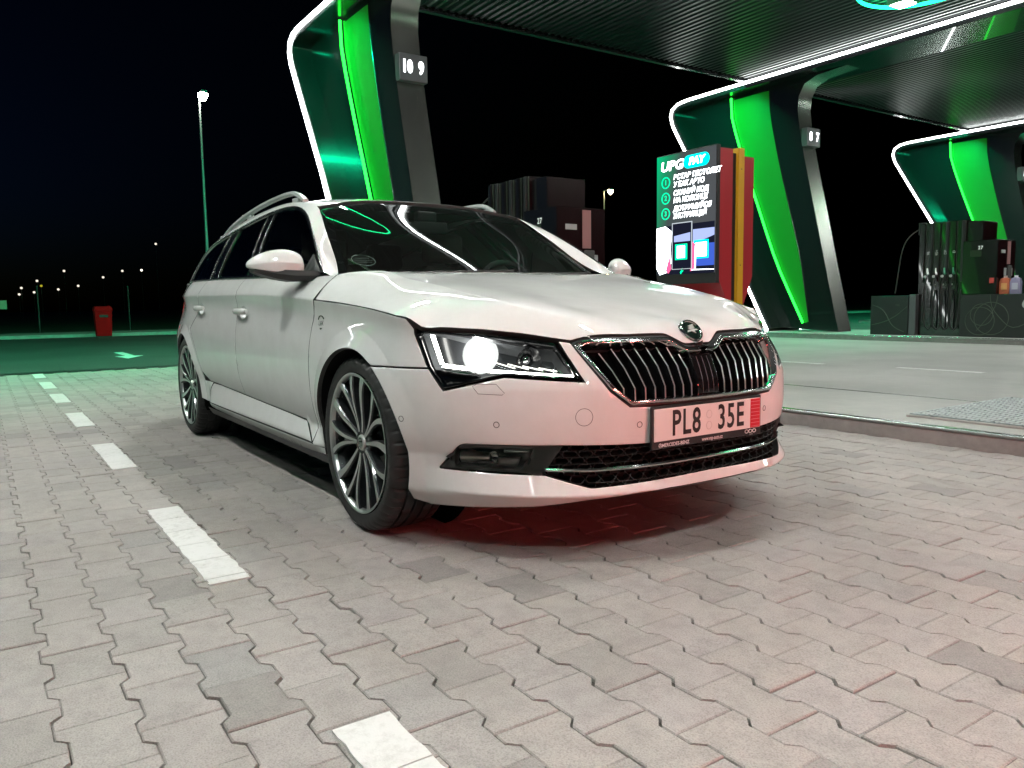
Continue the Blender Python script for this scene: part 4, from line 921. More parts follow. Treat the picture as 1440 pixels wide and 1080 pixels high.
FOGG = mat('fog_surround', (.055, .058, .06), .35)
for mir in (False, True):
    fp = fillet([(-.899, .394), (-.995, .304), (-.625, .297), (-.560, .394)], [.018, .01, .006, .006])
    fog = panel('fog_lamp', lifted(-.003), fp, LENSG, car, res=.04, thick=0, gap=.003, rim=0, mirror=mir, tilt=0)
    panel('fog_surround', lifted(-.006), fp, FOGG, fog, holes=[fillet([(-.925, .378), (-.935, .316), (-.70, .310), (-.655, .380)], .012)], res=.03, thick=.03, gap=.002, rim=0, mirror=mir, hgap=0, tilt=.3)
    panel('fog_back', recess(.10), [(-.98, .395), (-.98, .295), (-.62, .292), (-.58, .395)], HOUS, fog, res=.04, thick=0, gap=0, rim=0, mirror=mir)
    LB = recess(.058); bl = LB([(a, .345) for a in np.linspace(-.900, -.80, 7)])
    mirrored(MB().tube(bl, [.022, .0225, .0225, .017, .016, .015, .013], 16), mir).build('fog_bulb_housing', mat('bulb_metal', (.6, .56, .50), .3, metal=1), fog, smooth=40)
    q = LB([(-.80, .346)])[0]; mirrored(MB().lathe([(.0001, 0), (.010, .002), (.017, .008), (.020, .014)], tuple(q), 20, 0), mir).build('fog_reflector', REFL, fog, smooth=60)
    panel('fog_bar', recess(.04), [(-.755, .373), (-.67, .374), (-.672, .366), (-.755, .365)], CHROME, fog, res=.03, thick=.006, gap=0, rim=0, mirror=mir)
    panel('fog_reflex', recess(.05), [(-.775, .345), (-.70, .348), (-.712, .318), (-.775, .317)], mat('reflex_dull', (.35, .30, .30), .35, metal=.6), fog, res=.03, thick=.006, gap=0, rim=0, mirror=mir)
    # small fittings on the bumper skin
    for a, z in ((-.774, .461), (-.308, .451), (-1.122, .466)):
        outline('parking_sensor', [(a+.0092*math.cos(t), z+.0092*math.sin(t)) for t in np.linspace(0, 2*math.pi, 14, endpoint=False)], .0013, GAPM, car, 0, mir)
    outline('washer_flap', [(-.852, .582), (-.837, .5895), (-.774, .5895), (-.746, .562), (-.754, .556), (-.832, .559)], .0009, GAPM, car, .0006, mir)
outline('tow_cover', [(-.496+.0275*math.cos(t), .484+.0275*math.sin(t)) for t in np.linspace(0, 2*math.pi, 28, endpoint=False)], .0009, GAPM, car)
# ---- number plate
PX = .9125; py = -.010
plate = MB().box(PX-.012, PX, py-.268, py+.268, .366, .507, .004).build('number_plate', mat('plate_frame', (.012, .012, .013), .35), car)
def platetxt(nm, s, size, m_, y, z, **k): return put_text(nm, s, size, m_, (PX+.0042, py+y, z), (0, 1, 0), (0, 0, 1), plate, **k)
MB().box(PX-.002, PX+.003, py-.260, py+.260, .392, .498, .002).build('plate_face', mat('plate_white', (.80, .78, .76), .35), plate)
INK = mat('plate_ink', (.01, .01, .01), .4); PRW = mat('print_white', (.75, .75, .75), .5)
platetxt('plate_text', 'PL8', .118, INK, -.115, .443, sx=.72, bold=.0022, spacing=1.12); platetxt('plate_text', '35E', .118, INK, .103, .443, sx=.72, bold=.0022, spacing=1.12)
red = MB().box(PX+.003, PX+.0036, py+.206, py+.257, .394, .496).build('plate_band', mat('plate_red', (.55, .01, .03), .4), plate)
for r in range(8):
    MB().box(PX+.0036, PX+.0040, py+.208, py+.255, .398+r*.0125, .3993+r*.0125).build('band_line', mat('plate_pink', (.75, .35, .38), .4), red)
for z in (.462, .424):
    o = MB().lathe([(.0125, 0), (.0145, .0006), (.0125, .0012)], (PX+.003, py-.006, z), 24, 0).build('plate_seal', mat('seal_grey', (.62, .60, .58), .5), plate)
platetxt('frame_text', 'MERCEDES-BENZ', .0165, PRW, -.165, .378, bold=.0003); platetxt('frame_text', 'www.vsp-auto.cz', .0185, PRW, .01, .379, sx=.8, bold=.0003)
MB().tube([(PX+.001, py-.232+.0065*math.cos(t), .378+.0065*math.sin(t)) for t in np.linspace(0, 2*math.pi, 16, endpoint=False)], .0009, 4, closed=True).build('frame_emblem', PRW, plate)
for t in (90, 210, 330): MB().tube([(PX+.001, py-.232, .378), (PX+.001, py-.232+.006*math.cos(math.radians(t)), .378+.006*math.sin(math.radians(t)))], .0008, 4).build('emblem_ray', PRW, plate)
for k in range(3): MB().tube([(PX+.001, py+.190+.020*k+.0085*math.cos(t), .3815+.006*math.sin(t)) for t in np.linspace(0, 2*math.pi, 14, endpoint=False)], .0017, 4, closed=True).build('frame_ring', PRW, plate)
platetxt('frame_text', 'auto', .009, PRW, .21, .3715)
# ---- fender emblem
for mir in (False,):
    em = outline('fender_emblem', [(-1.778+.030*math.cos(t), .786+.020*math.sin(t)) for t in np.linspace(.4, 2.9, 10)], .0022, mat('emblem_green', (.10, .16, .12), .25, metal=.6), car, .002, mir, closed=False)
    q = lifted(.003)(np.array([(-1.778, .776), (-1.778, .79)]))
    put_text('emblem_script', 'L&K', .028, mat('emblem_green'), tuple(q[0]), (1, 0, 0), tuple(q[1]-q[0]), em, shear=.3, sx=1.1, bold=.0)
    outline('emblem_drop', [(-1.786, .757), (-1.778, .752), (-1.770, .757)], .002, mat('emblem_green'), em, .002, mir, closed=False)
# ---- door mirrors
for mir in (False, True):
    sec = []                                        # s, x centre, half depth in x, z low, z top
    prof = [(.872, -.600, .020, .998, 1.046), (.885, -.600, .062, .985, 1.072), (.925, -.618, .080, .982, 1.090), (.970, -.640, .084, .984, 1.093), (1.02, -.668, .078, .992, 1.080), (1.055, -.695, .062, 1.002, 1.058), (1.082, -.716, .036, 1.012, 1.034)]
    rings = []
    for s_, xc, hd, z0, z1 in prof:
        q = [(xc+hd*.80, z0+.0), (xc+hd*.95, z0+(z1-z0)*.04), (xc+hd*1.0, z0+(z1-z0)*.40), (xc+hd*.985, z0+(z1-z0)*.45), (xc+hd*.62, z0+(z1-z0)*.85), (xc+hd*.15, z1), (xc-hd*.5, z1-(z1-z0)*.06), (xc-hd*.7, z0+(z1-z0)*.5), (xc-hd*.65, z0)]
        rings.append([(x, -s_, z) for x, z in q])
    cap = mirrored(MB().loft(rings), mir).build('door_mirror', PAINT, car, smooth=32)
    cr = cap.data.attributes.new('crease_edge', 'FLOAT', 'EDGE')
    for e in cap.data.edges:
        a_, b_ = e.vertices[0], e.vertices[1]
        if abs(a_-b_) == 9 and a_ % 9 in (1, 2): cr.data[e.index].value = .85
    md = cap.modifiers.new('s', 'SUBSURF'); md.levels = md.render_levels = 2
    rings = []
    for s_, xc, hd, z0, z1 in ((.80, -.585, .055, .960, .992), (.86, -.585, .072, .952, .994), (.93, -.60, .078, .950, .996), (.985, -.640, .078, .962, 1.0), (1.03, -.675, .07, .978, 1.006), (1.06, -.70, .05, .992, 1.012)):
        q = [(xc+hd*.6, z0), (xc+hd*.93, (z0+z1)/2), (xc+hd*.85, z1), (xc-hd*.75, z1), (xc-hd*.8, (z0+z1)/2), (xc-hd*.6, z0)]
        rings.append([(x, -s_, z) for x, z in q])
    mirrored(MB().loft(rings), mir).build('mirror_base', BLACKP, cap, smooth=32)
    rows = [[(-.675+.04*k, -s_, z) for k, s_ in ((0, .90), (-.6, .98), (-1.3, 1.05))] for z in (1.0, 1.04, 1.075)]
    # sail panel at the window corner
    panel('mirror_sail', green, [(-.515, .984), (-.62, .986), (-.70, 1.0), (-.68, 1.075), (-.56, 1.012)], BLACKP, cap, res=.04, thick=.01, gap=0, rim=0, lift=.004, mirror=mir)
# ---- wheels
def make_wheel():
    """a wheel in its own frame: axle along y, outer face at -y, centre at the origin"""
    TR = .3335; YO = -.908
    # tyre: revolved profile with cut shoulder grooves and three main grooves
    prof = [(.262, YO+.012), (.268, YO+.004), (.285, YO-.003), (.303, YO-.002), (.316, YO+.006), (.3255, YO+.018), (.3300, YO+.030), (.3318, YO+.050), (.3322, YO+.052), (.324, YO+.054), (.324, YO+.061), (.3325, YO+.063), (.3330, YO+.092), (.325, YO+.094), (.325, YO+.102), (.3332, YO+.104), (.3332, YO+.134), (.325, YO+.136), (.325, YO+.144), (.3330, YO+.146), (.3325, YO+.176), (.324, YO+.178), (.324, YO+.184), (.3318, YO+.186), (.330, YO+.208), (.3255, YO+.220), (.312, YO+.232), (.285, YO+.238), (.262, YO+.225)]
    n = 240; rings = []
    for j, (r, y) in enumerate(prof):
        ring = []
        for k in range(n):
            t = 2*math.pi*k/n; cut = (k % 5 == 0 and (4 <= j <= 8 or 22 < j < 27)) or (k % 10 == 3 and j in (11, 12, 19, 20))
            rr = r-(.006 if cut else 0); ring.append((rr*math.cos(t), y, rr*math.sin(t)))
        rings.append(ring)
    wheel = MB().lathe([(.262, YO+.004), (.2635, YO+.0), (.259, YO-.001), (.2515, YO+.004), (.2485, YO+.016), (.244, YO+.03)], (0, 0, 0), 96, 1).build('wheel', ALLOY, car, smooth=50)
    MB().lathe([(.2475, YO+.018), (.238, YO+.05), (.230, YO+.10), (.232, YO+.18), (.250, YO+.215)], (0, 0, 0), 64, 1).build('rim_barrel', ALLOYD, wheel, smooth=50)
    MB().loft(rings, True, False).build('tyre', RUBBER, wheel, smooth=30)
    MB().lathe([(.0001, YO+.11), (.16, YO+.11), (.165, YO+.114), (.165, YO+.13), (.0001, YO+.13)], (0, 0, 0), 48, 1).build('brake_disc', STEEL, wheel, smooth=40)
    MB().lathe([(.0001, YO+.028), (.060, YO+.030), (.066, YO+.040), (.06, YO+.1)], (0, 0, 0), 40, 1).build('hub', ALLOYD, wheel, smooth=40)
    hc = MB().lathe([(.0001, YO+.017), (.024, YO+.018), (.028, YO+.020), (.031, YO+.026), (.031, YO+.04)], (0, 0, 0), 32, 1).build('hub_cap', ALLOY, wheel, smooth=40)
    MB().lathe([(.0001, YO+.0155), (.020, YO+.0165), (.0205, YO+.019)], (0, 0, 0), 28, 1).build('cap_badge', mat('badge_dark'), hc, smooth=40)
    MB().tube([(-.013, YO+.014, -.006), (.0, YO+.014, .004), (.013, YO+.014, .007)], .003, 5).build('cap_mark', CHROME, hc)
    for k in range(5):
        q = math.radians(72*k+36); MB().lathe([(.0001, YO+.033), (.009, YO+.033), (.009, YO+.05)], (.047*math.cos(q), 0, .047*math.sin(q)), 10, 1).build('wheel_bolt', ALLOYD, wheel)
    def ydish(r): return YO+.022-.018*smooth(.05, .25, np.array(r))-.004*0
    def blade(a0, a1, w0, w1, bend, nm='spoke'):
        R = np.linspace(.042, .2525, 10); V = []
        for i, r in enumerate(R):
            t = (r-R[0])/(R[-1]-R[0]); a = math.radians(a0+(a1-a0)*t**.9+bend*math.sin(math.pi*t)); w = w0+(w1-w0)*t**1.4
            if t > .8: w *= 1+.5*(t-.8)
            c, s = math.cos(a), math.sin(a); y = float(ydish(r))
            P = lambda dw, dy: (r*c-dw*s, y+dy, r*s+dw*c)
            V += [P(-w, 0), P(w, 0), P(w+.0035, .006), P(w+.001, .036), P(-w-.001, .036), P(-w-.0035, .006)]
        F = []
        for i in range(len(R)-1):
            for j in range(6): F.append((i*6+j, i*6+(j+1) % 6, (i+1)*6+(j+1) % 6, (i+1)*6+j))
        me = mesh_of(V, F); me.materials.append(ALLOYD); me.materials.append(ALLOY)
        for i, p in enumerate(me.polygons): p.material_index = 1 if i % 6 == 0 else 0
        bm = bmesh.new(); bm.from_mesh(me); bmesh.ops.recalc_face_normals(bm, faces=bm.faces); bm.to_mesh(me); bm.free()
        link(nm, me, None, wheel)
    for k in range(5):
        A = 72*k+110.5
        blade(A-4, A-13, .0040, .0105, 3.2); blade(A+4, A+13, .0040, .0105, -3.2); blade(A+36, A+36, .0050, .0150, 4.0)
        V = []; R = np.linspace(.05, .247, 8)
        for r in R:
            t = (r-.05)/.197; h = math.radians(2.5+9.5*t); y = float(ydish(r))+.014+.008*t
            for a in (-h, 0, h): q = math.radians(A)+a; V.append((r*math.cos(q), y+(.006 if a == 0 else 0), r*math.sin(q)))
        F = [(i*3+j, i*3+j+1, (i+1)*3+j+1, (i+1)*3+j) for i in range(7) for j in range(2)]
        # only the inner part is closed, towards the rim it opens
        me = mesh_of(V, F[:10], angle=30); link('spoke_web', me, mat('web_grey', (.28, .285, .29), .25, metal=.8), wheel)
    m = MB()
    for t in np.linspace(0, math.radians(50), 6): pass
    return wheel
def copy_tree(o, parent=None):
    c = o.copy(); COL.objects.link(c); c.parent = parent
    for ch in list(o.children): copy_tree(ch, c)
    return c
w0 = make_wheel(); w0.location = (0, 0, .3335)
w1 = copy_tree(w0, car); w1.location = (-2.841, 0, .3335); w1.rotation_euler = (0, math.radians(17), 0)
for x, a in ((0, 40), (-2.841, 9)):
    w = copy_tree(w0, car); w.location = (x, 0, .3335); w.rotation_euler = (0, math.radians(a), math.pi)
for x, y in ((.0, 1), (0, -1), (-2.841, 1), (-2.841, -1)):
    MB().box(x-.20, x-.10, y*.80-.03, y*.80+.03, .28, .42, .012).build('brake_caliper', STEEL, car, smooth=40)
# ---- cabin
rows = []
for x, z, h in ((-.40, .955, .70), (-.55, .965, .71), (-.72, .955, .72), (-.80, .90, .72), (-.82, .70, .72)): rows.append([(x-.05*(abs(y)/.7)**2, y, z+(.012 if y > .15 else 0)*math.exp(-((y-.37)/.2)**2)*3) for y in np.linspace(-h, h, 21)])
sheet('dashboard', rows, CABIN, car, angle=50)
st = MB().tube([(-.86-.06*math.sin(t)*.9, .37+.185*math.cos(t), .90+.170*math.sin(t)) for t in np.linspace(0, 2*math.pi, 32, endpoint=False)], .016, 8, closed=True).build('steering_wheel', CABIN, car, smooth=50)
MB().box(-.885, -.85, .20, .54, .885, .915, .01).build('wheel_spoke', CABIN, st); MB().box(-.89, -.83, .31, .43, .85, .935, .02).build('wheel_hub', CABIN, st)
def seat(x, y, w=.26):
    s = MB()
    ring = [[(x+.02+bx-dz*.28, y+w*u*k, .48+dz) for u, bx in ((-1, .05), (-.8, -.02), (-.3, -.05), (.3, -.05), (.8, -.02), (1, .05), (1, -.10), (-1, -.10))] for dz, k in ((0, 1), (.2, 1.02), (.4, .98), (.55, .82), (.60, .6))]
    b = s.loft(ring).build('seat', SEATM, car, smooth=50)
    MB().box(x-.02, x+.50, y-w, y+w, .32, .50, .05).build('seat_cushion', SEATM, b, smooth=50)
    MB().box(x-.245, x-.15, y-.135, y+.135, 1.10, 1.28, .035).build('head_rest', SEATM, b, smooth=50)
seat(-1.42, -.38); seat(-1.42, .38)
for y in (-.42, 0, .42): seat(-2.35, y, .21)
MB().box(-3.4, -.75, -.78, .78, .28, .33).build('cabin_floor', CABIN, car)
rows = [[(x, y, float(_rf([(x, y)])[0])-.028) for x in np.linspace(-1.25, -3.5, 8)] for y in np.linspace(-.56, .56, 7)]
sheet('headliner', rows, mat('headliner_grey', (.10, .10, .095), .9), car, flip=True)
mm = MB().box(-1.10, -1.075, -.12, .12, 1.225, 1.290, .012).build('inner_mirror', CABIN, car, smooth=40)
MB().box(-1.14, -1.085, -.06, .06, 1.285, 1.345, .015).build('sensor_pod', CABIN, mm)
for mir in (False, True):
    rows = [[(x, -(float(sbelt(np.array(x)))-.06-.0*k), z) for x in np.linspace(-.40, -3.4, 10)] for k, z in enumerate((.98, .80, .40))]
    sheet('door_card', rows, CABIN, car, mirror=mir)

# ---- the dark car waiting ahead, outside the picture: its tail lamps throw the red light under the nose
ahead = thing('waiting_car', 'dark hatchback with red tail lamps on, waiting ahead, outside the picture', 'car', (6.2, .55, 0))
DKP = mat('dark_paint', (.02, .022, .026), .4, coat=1.0, coat_rough=.02)
def sec(x, w, z0, z1, zt, wt): return [(x, -w*.92, z0), (x, -w, (z0+z1)/2), (x, -w*.97, z1), (x, -wt, zt), (x, wt, zt), (x, w*.97, z1), (x, w, (z0+z1)/2), (x, w*.92, z0)]
MB().loft([sec(-1.95, .74, .32, .78, .92, .66), sec(-1.88, .84, .26, .88, 1.05, .66), sec(-1.55, .88, .24, .94, 1.42, .58), sec(-.6, .9, .22, .95, 1.47, .58), sec(.3, .9, .22, .94, 1.42, .57), sec(1.1, .88, .24, .90, .98, .62), sec(1.9, .80, .28, .74, .80, .6), sec(2.05, .66, .34, .62, .66, .5)]).build('body', DKP, ahead, smooth=35)
MB().loft([[(-1.925, -.58, .98), (-1.905, .58, .98) if False else (-1.925, .58, .98), (-1.60, .52, 1.40), (-1.60, -.52, 1.40)], [(-1.945, -.58, .985), (-1.945, .58, .985), (-1.63, .52, 1.41), (-1.63, -.52, 1.41)]]).build('rear_screen', GLASS_T, ahead)
for y in (-.64, .64): MB().box(-1.99, -1.90, y-.13, y+.13, .76, .90, .02).build('tail_lamp', lamp_mat('tail_red', (1.0, .13, .11), 300.0), ahead, smooth=40)
for x in (-1.25, 1.25):
    for mir in (0, 1):
        w = copy_tree(w0, ahead); w.location = (x, 0, .3335); w.rotation_euler = (0, .3*mir, math.pi*mir)

# round vignette sticker inside the windscreen
def on_screen(y, z, d=-.008): p = screen([(y, z)])[0]; return (p[0]+d, p[1], p[2]+d*.5)
stk = MB().tube([on_screen(-.585+.048*math.cos(t), 1.052+.026*math.sin(t)) for t in np.linspace(0, 2*math.pi, 24, endpoint=False)], .0022, 4, closed=True).build('screen_sticker', mat('sticker_pale', (.45, .50, .48), .5), car)
for z, w in ((1.062, .030), (1.052, .038), (1.042, .030)): MB().tube([on_screen(-.585-w, z), on_screen(-.585+w, z)], .0018, 4).build('sticker_line', mat('sticker_pale'), stk)
# ---------------------------------------------------------------- fuel pumps
PUMPB = mat('pump_black', (.006, .0065, .007), .16, coat=.8); PUMPG = mat('pump_panel', (.014, .017, .017), .35); REDP = mat('pump_red', (.014, .002, .003), .22, coat=.5)
HOSE = mat('hose_rubber', (.012, .012, .012), .45); WHT = mat('label_white', (.5, .5, .5), .5); LNE = mat('line_green', (.06, .08, .055), .5)
def pump(dx, yf, number, label, blabel):
    """hose tower, cabinet and console; the front faces -y"""
    t = thing('fuel_pump', label, 'fuel pump', (dx, yf, .10), 'fuel pumps')
    x0 = -5.81
    MB().box(x0, x0+.88, .06, .68, 0, 2.21, .008).build('hose_tower', PUMPB, t)
    MB().box(x0+.883, x0+1.17, .10, .66, 1.80, 2.17, .008).build('tower_head', PUMPB, t)
    ex = x0+1.17
    MB().box(ex+.001, ex+.004, .115, .645, 1.81, 2.16).build('head_panel', REDP, t); MB().box(x0+.8805, x0+.884, .07, .67, .05, 2.2).build('tower_panel', REDP, t)
    MB().box(x0+.885, x0+.93, .655, .685, 1.78, 2.19, .006).build('red_light', lamp_mat('red_line', (1.0, .03, .05), 3.0), t)
    for k in range(6):
        x = x0+.07+k*.15; MB().box(x, x+.055, .02, .06, 1.05, 2.20, .012).build('hose_channel', PUMPG if k % 2 else PUMPB, t)
        MB().box(x+.06, x+.066, .05, .062, .9, 2.2).build('channel_edge', LNE, t)
    for k in range(4):
        x = x0+.21+k*.165
        MB().tube([(x, .0, 1.32), (x+.02, -.03, 1.25), (x+.045, -.05, 1.20)], [.016, .02, .024], 8).build('nozzle', mat('nozzle_grey', (.55, .55, .55), .4) if k < 2 else mat('nozzle_green', (.03, .22, .12), .4), t, smooth=50)
        MB().lathe([(.0001, -.075), (.026, -.07), (.030, -.055), (.02, -.04)], (x-.01, 0, 1.16), 12, 1).build('nozzle_cap', WHT, t, smooth=50)
        MB().lathe([(.0001, -.05), (.018, -.045), (.018, -.02)], (x, 0, 1.0), 10, 1).build('nozzle_lever', WHT, t, smooth=50)
        pts = [(x+.0, -.02, 1.14), (x, -.07, 1.0), (x-.01, -.08, .7), (x+.01, -.09, .35), (x+.05, -.08, .16), (x+.10, -.07, .12), (x+.14, -.05, .25), (x+.15, -.02, .6), (x+.15, .03, .9)]
        MB().tube([tuple(p) for p in smooth_pts(pts, 24)], .016, 7).build('hose', HOSE, t, smooth=50)
        put_text('grade_label', ('95', '95+', 'DP', 'D')[k], .07, WHT, (x, .015, 1.62), (0, 0, 1), (-1, 0, 0), t)
    MB().tube([tuple(p) for p in smooth_pts([(x0-.02, .2, 2.14), (x0-.2, .1, 2.0), (x0-.42, .1, 1.4), (x0-.5, .12, .85)], 16)], .012, 6).build('side_hose', HOSE, t, smooth=50)
    MB().box(x0-.08, x0+.02, .15, .3, 2.0, 2.24, .01).build('hose_hook', PUMPG, t)
    c = MB().box(x0+.882, x0+1.50, -.02, .68, .80, 1.80, .010).build('cabinet', PUMPB, t)
    MB().box(x0+1.501, x0+1.505, -.005, .665, .81, 1.79).build('cabinet_panel', REDP, c)
    MB().box(x0+1.506, x0+1.512, .34, .46, 1.35, 1.77).build('pink_sticker', mat('sticker_pink', (.42, .20, .20), .5), c)
    MB().box(x0+1.506, x0+1.530, .36, .50, .92, 1.33, .01).build('card_reader', mat('reader_grey', (.10, .10, .10), .5), c)
    for yy, zz, w, h in ((.10, 1.55, .16, .06), (.24, 1.14, .09, .14), (.50, 1.14, .06, .14)): MB().box(x0+1.506, x0+1.510, yy, yy+w, zz, zz+h).build('sticker', WHT, c)
    MB().box(x0+1.02, x0+1.22, -.024, -.019, 1.50, 1.62).build('display', mat('display_dark', (.03, .05, .03), .1), c)
    MB().box(x0+1.38, x0+1.46, -.024, -.019, 1.0, 1.1).build('sticker', mat('sticker_red', (.5, .05, .04), .5), c)
    put_text('display_text', '27', .09, lamp_mat('display_white', (.8, .9, .8), 1.2), (x0+1.2, -.026, 1.66), (1, 0, 0), (0, 0, 1), c)
    # console boxes either side, with their line drawing
    b = thing('island_console', blabel, 'console', (dx, yf, .10), 'dark consoles beside the pumps')
    MB().box(x0-.93, x0-.13, -.04, .70, 0, .80, .006).build('console_body', PUMPG, b)
    MB().box(x0-.11, x0+.03, -.045, .70, 0, .82, .01).build('console_post', mat('post_grey', (.09, .09, .10), .35), b)
    MB().box(x0+.885, x0+3.4, -.04, .70, 0, .795, .006).build('console_body', PUMPG, b)
    def curve(pts): MB().tube([(x, -.043, z) for x, z in smooth_pts2(pts, 20)], .006, 5).build('line_drawing', LNE, b)
    curve([(x0-.9, .2), (x0-.6, .28), (x0-.3, .45), (x0-.15, .58)]); curve([(x0-.9, .62), (x0-.65, .5), (x0-.45, .2), (x0-.2, .07)])
    for cx, cz, r in ((x0+1.45, .35, .30), (x0+1.25, .30, .26), (x0+1.28, .42, .20)):
        MB().tube([(cx+r*math.cos(q), -.043, cz+r*math.sin(q)) for q in [2*math.pi*k/36 for k in range(36)]], .006, 5, closed=True).build('line_drawing', LNE, b)
    curve([(x0+1.55, .79), (x0+1.52, .6), (x0+1.4, .38), (x0+1.2, .12)]); curve([(x0+1.42, .79), (x0+1.45, .58), (x0+1.6, .36), (x0+1.78, .2), (x0+2.3, .45), (x0+3.1, .6)])
    put_text('console_number', number, .24, WHT, (x0+2.02, -.046, .62), (1, 0, 0), (0, 0, 1), b, bold=.008)
    put_text('console_label', 'upg', .06, LNE, (x0-.35, -.045, .62), (1, 0, 0), (0, 0, 1), b)
    return t
def smooth_pts(pts, n):
    P = np.array(pts, float); t = np.r_[0, np.cumsum(np.sqrt((np.diff(P, axis=0)**2).sum(1)))]; return Spline(t, P)(np.linspace(0, t[-1], n))
smooth_pts2 = smooth_pts
pump(0.14, 3.245, '9', 'black and dark red fuel pump seen above the car windscreen', 'dark low console behind the parked car')
pump(0.0, 13.50, '6', 'black fuel pump with four hanging hoses at the right edge', 'dark console with line drawing and number 6 at the right edge')
for k, (dx, col, cap, lab) in enumerate(((1.60, (.55, .13, .06), (.8, .6, .55), 'orange fluid bottle standing on the right console'), (1.78, (.30, .26, .42), (.75, .7, .8), 'pale violet fluid bottle standing on the right console'))):
    t = thing('fluid_bottle', lab, 'bottle', (-5.81+dx, 13.55, .896))
    MB().loft([[(x*s_, y*s_+.06, z) for x, y in ((-.085, -.045), (.085, -.045), (.085, .045), (-.085, .045))] for z, s_ in ((0, .95), (.01, 1), (.22, 1), (.28, .8), (.30, .35))]).build('bottle_body', mat('bottle_%d' % k, col, .35), t, smooth=30)
    MB().lathe([(.03, .30), (.03, .335), (.0001, .336)], (0, .06, 0), 14, 2).build('bottle_cap', mat('cap_%d' % k, cap, .4), t); MB().box(-.05, .05, .008, .014, .08, .2).build('bottle_label', mat('lab_%d' % k, (.7, .35, .12) if k == 0 else (.5, .5, .6), .5), t)
# ---------------------------------------------------------------- pay kiosk
kx0, kx1, ky0, ky1 = -2.66, -1.95, 3.25, 3.75
kiosk = thing('pay_kiosk', 'tall red and yellow pay kiosk with lit instruction screen, behind the hood', 'kiosk', ((kx0+kx1)/2, (ky0+ky1)/2, .10))
kl = Vector(kiosk.location)
def KB(nm, x0, x1, y0, y1, z0, z1, m_, b=.0, par=kiosk): return MB().box(x0-kl.x, x1-kl.x, y0-kl.y, y1-kl.y, z0-kl.z, z1-kl.z, b).build(nm, m_, par)
KRED = mat('kiosk_red', (.36, .022, .030), .32, coat=.4); KYEL = mat('kiosk_yellow', (.62, .36, .02), .35, coat=.3)
def kshape(nm, ya, yb, zs, m_, x0=kx0+.01, x1=kx1):
    """upright board seen on the side, tapering to its foot; ya(z), yb(z)"""
    rings = [[(x0-kl.x, ya(z)-kl.y, z-kl.z), (x1-kl.x, ya(z)-kl.y, z-kl.z), (x1-kl.x, yb(z)-kl.y, z-kl.z), (x0-kl.x, yb(z)-kl.y, z-kl.z)] for z in zs]
    return MB().loft(rings).build(nm, m_, kiosk)
zs = [.12, .40, .80, 1.06, 2.15]
la = lambda z: float(np.interp(z, [.12, .80, 1.06], [3.44, 3.43, 3.275])); ra = lambda z: float(np.interp(z, [.12, .80, 1.06], [3.61, 3.62, 3.735]))
kshape('side_board', la, lambda z: 3.458, zs, KRED); kshape('side_board', lambda z: 3.602, ra, [.12, .40, .80, 1.06, 2.10], KRED)
kshape('core', lambda z: 3.462, lambda z: 3.598, [.10, 2.12], mat('kiosk_core', (.012, .012, .013), .5), kx0+.02, kx1-.02)
KB('yellow_fin', kx0+.02, kx1+.012, 3.522, 3.595, .11, 2.165, KYEL)
for z in (.55, 1.15, 1.98): KB('fin_screw', kx1+.012, kx1+.015, 3.553, 3.562, z, z+.009, mat('screw_dark', (.05, .05, .05), .4))
KB('foot', kx0-.02, kx1+.03, 3.38, 3.66, .10, .125, mat('kiosk_core'))
# screen on the -y side
SX0, SX1, SZ0, SZ1, SY = kx0, kx1-.006, 1.09, 2.165, ky0
KB('screen_case', kx0-.006, kx1+.002, SY+.006, 3.30, 1.0, 2.175, mat('kiosk_core'), .004)
def screen_nodes():
    m = bpy.data.materials.new('kiosk_screen'); m.use_nodes = True; nt = m.node_tree; nt.nodes.clear(); L = nt.links
    o = nt.nodes.new('ShaderNodeOutputMaterial'); e = nt.nodes.new('ShaderNodeEmission'); g = nt.nodes.new('ShaderNodeTexCoord'); sp = nt.nodes.new('ShaderNodeSeparateXYZ'); L.new(g.outputs['Generated'], sp.inputs[0])
    a = node(nt, 'ShaderNodeMath', operation='MULTIPLY_ADD'); a.inputs[1].default_value = -.45; L.new(sp.outputs['Z'], a.inputs[0]); L.new(sp.outputs['X'], a.inputs[2])
    b = node(nt, 'ShaderNodeMath', operation='ADD'); b.inputs[1].default_value = .45; L.new(a.outputs[0], b.inputs[0])
    r = ramp(nt, b.outputs[0], [(.0, (.0, .42, .16, 1)), (.22, (.01, .20, .09, 1)), (.45, (.045, .06, .06, 1)), (1, (.06, .065, .07, 1))]); L.new(r.outputs[0], e.inputs[0]); e.inputs[1].default_value = 1.5; L.new(e.outputs[0], o.inputs[0]); return m
scr_ = KB('screen', SX0, SX1, SY, SY+.005, SZ0, SZ1, screen_nodes())
SW = lamp_mat('screen_white', (.92, .98, 1.0), 5.0); SC = lamp_mat('screen_cyan', (.0, .62, .55), 3.0); SG = lamp_mat('screen_green', (.0, .75, .32), 2.2); SD = lamp_mat('screen_dark', (.012, .014, .03), 1.0); SB = lamp_mat('screen_blue', (.04, .09, .45), 1.6); SP = lamp_mat('screen_pink', (.9, .10, .25), 1.8)
W_ = SX1-SX0; H_ = SZ1-SZ0
def sq(u, v): return (SX0+u*W_-kl.x, SZ0+v*H_-kl.z)
def spoly(nm, pts, m_, d): return MB().prism([sq(u, v) for u, v in pts], 1, SY-kl.y-d, SY-kl.y-d+.0012).build(nm, m_, scr_)
def stext(body, u, v, size, m_, **k): x, z = sq(u, v); return put_text('screen_text', body, size, m_, (x, SY-kl.y-.004, z), (1, 0, 0), (0, 0, 1), scr_, **k)
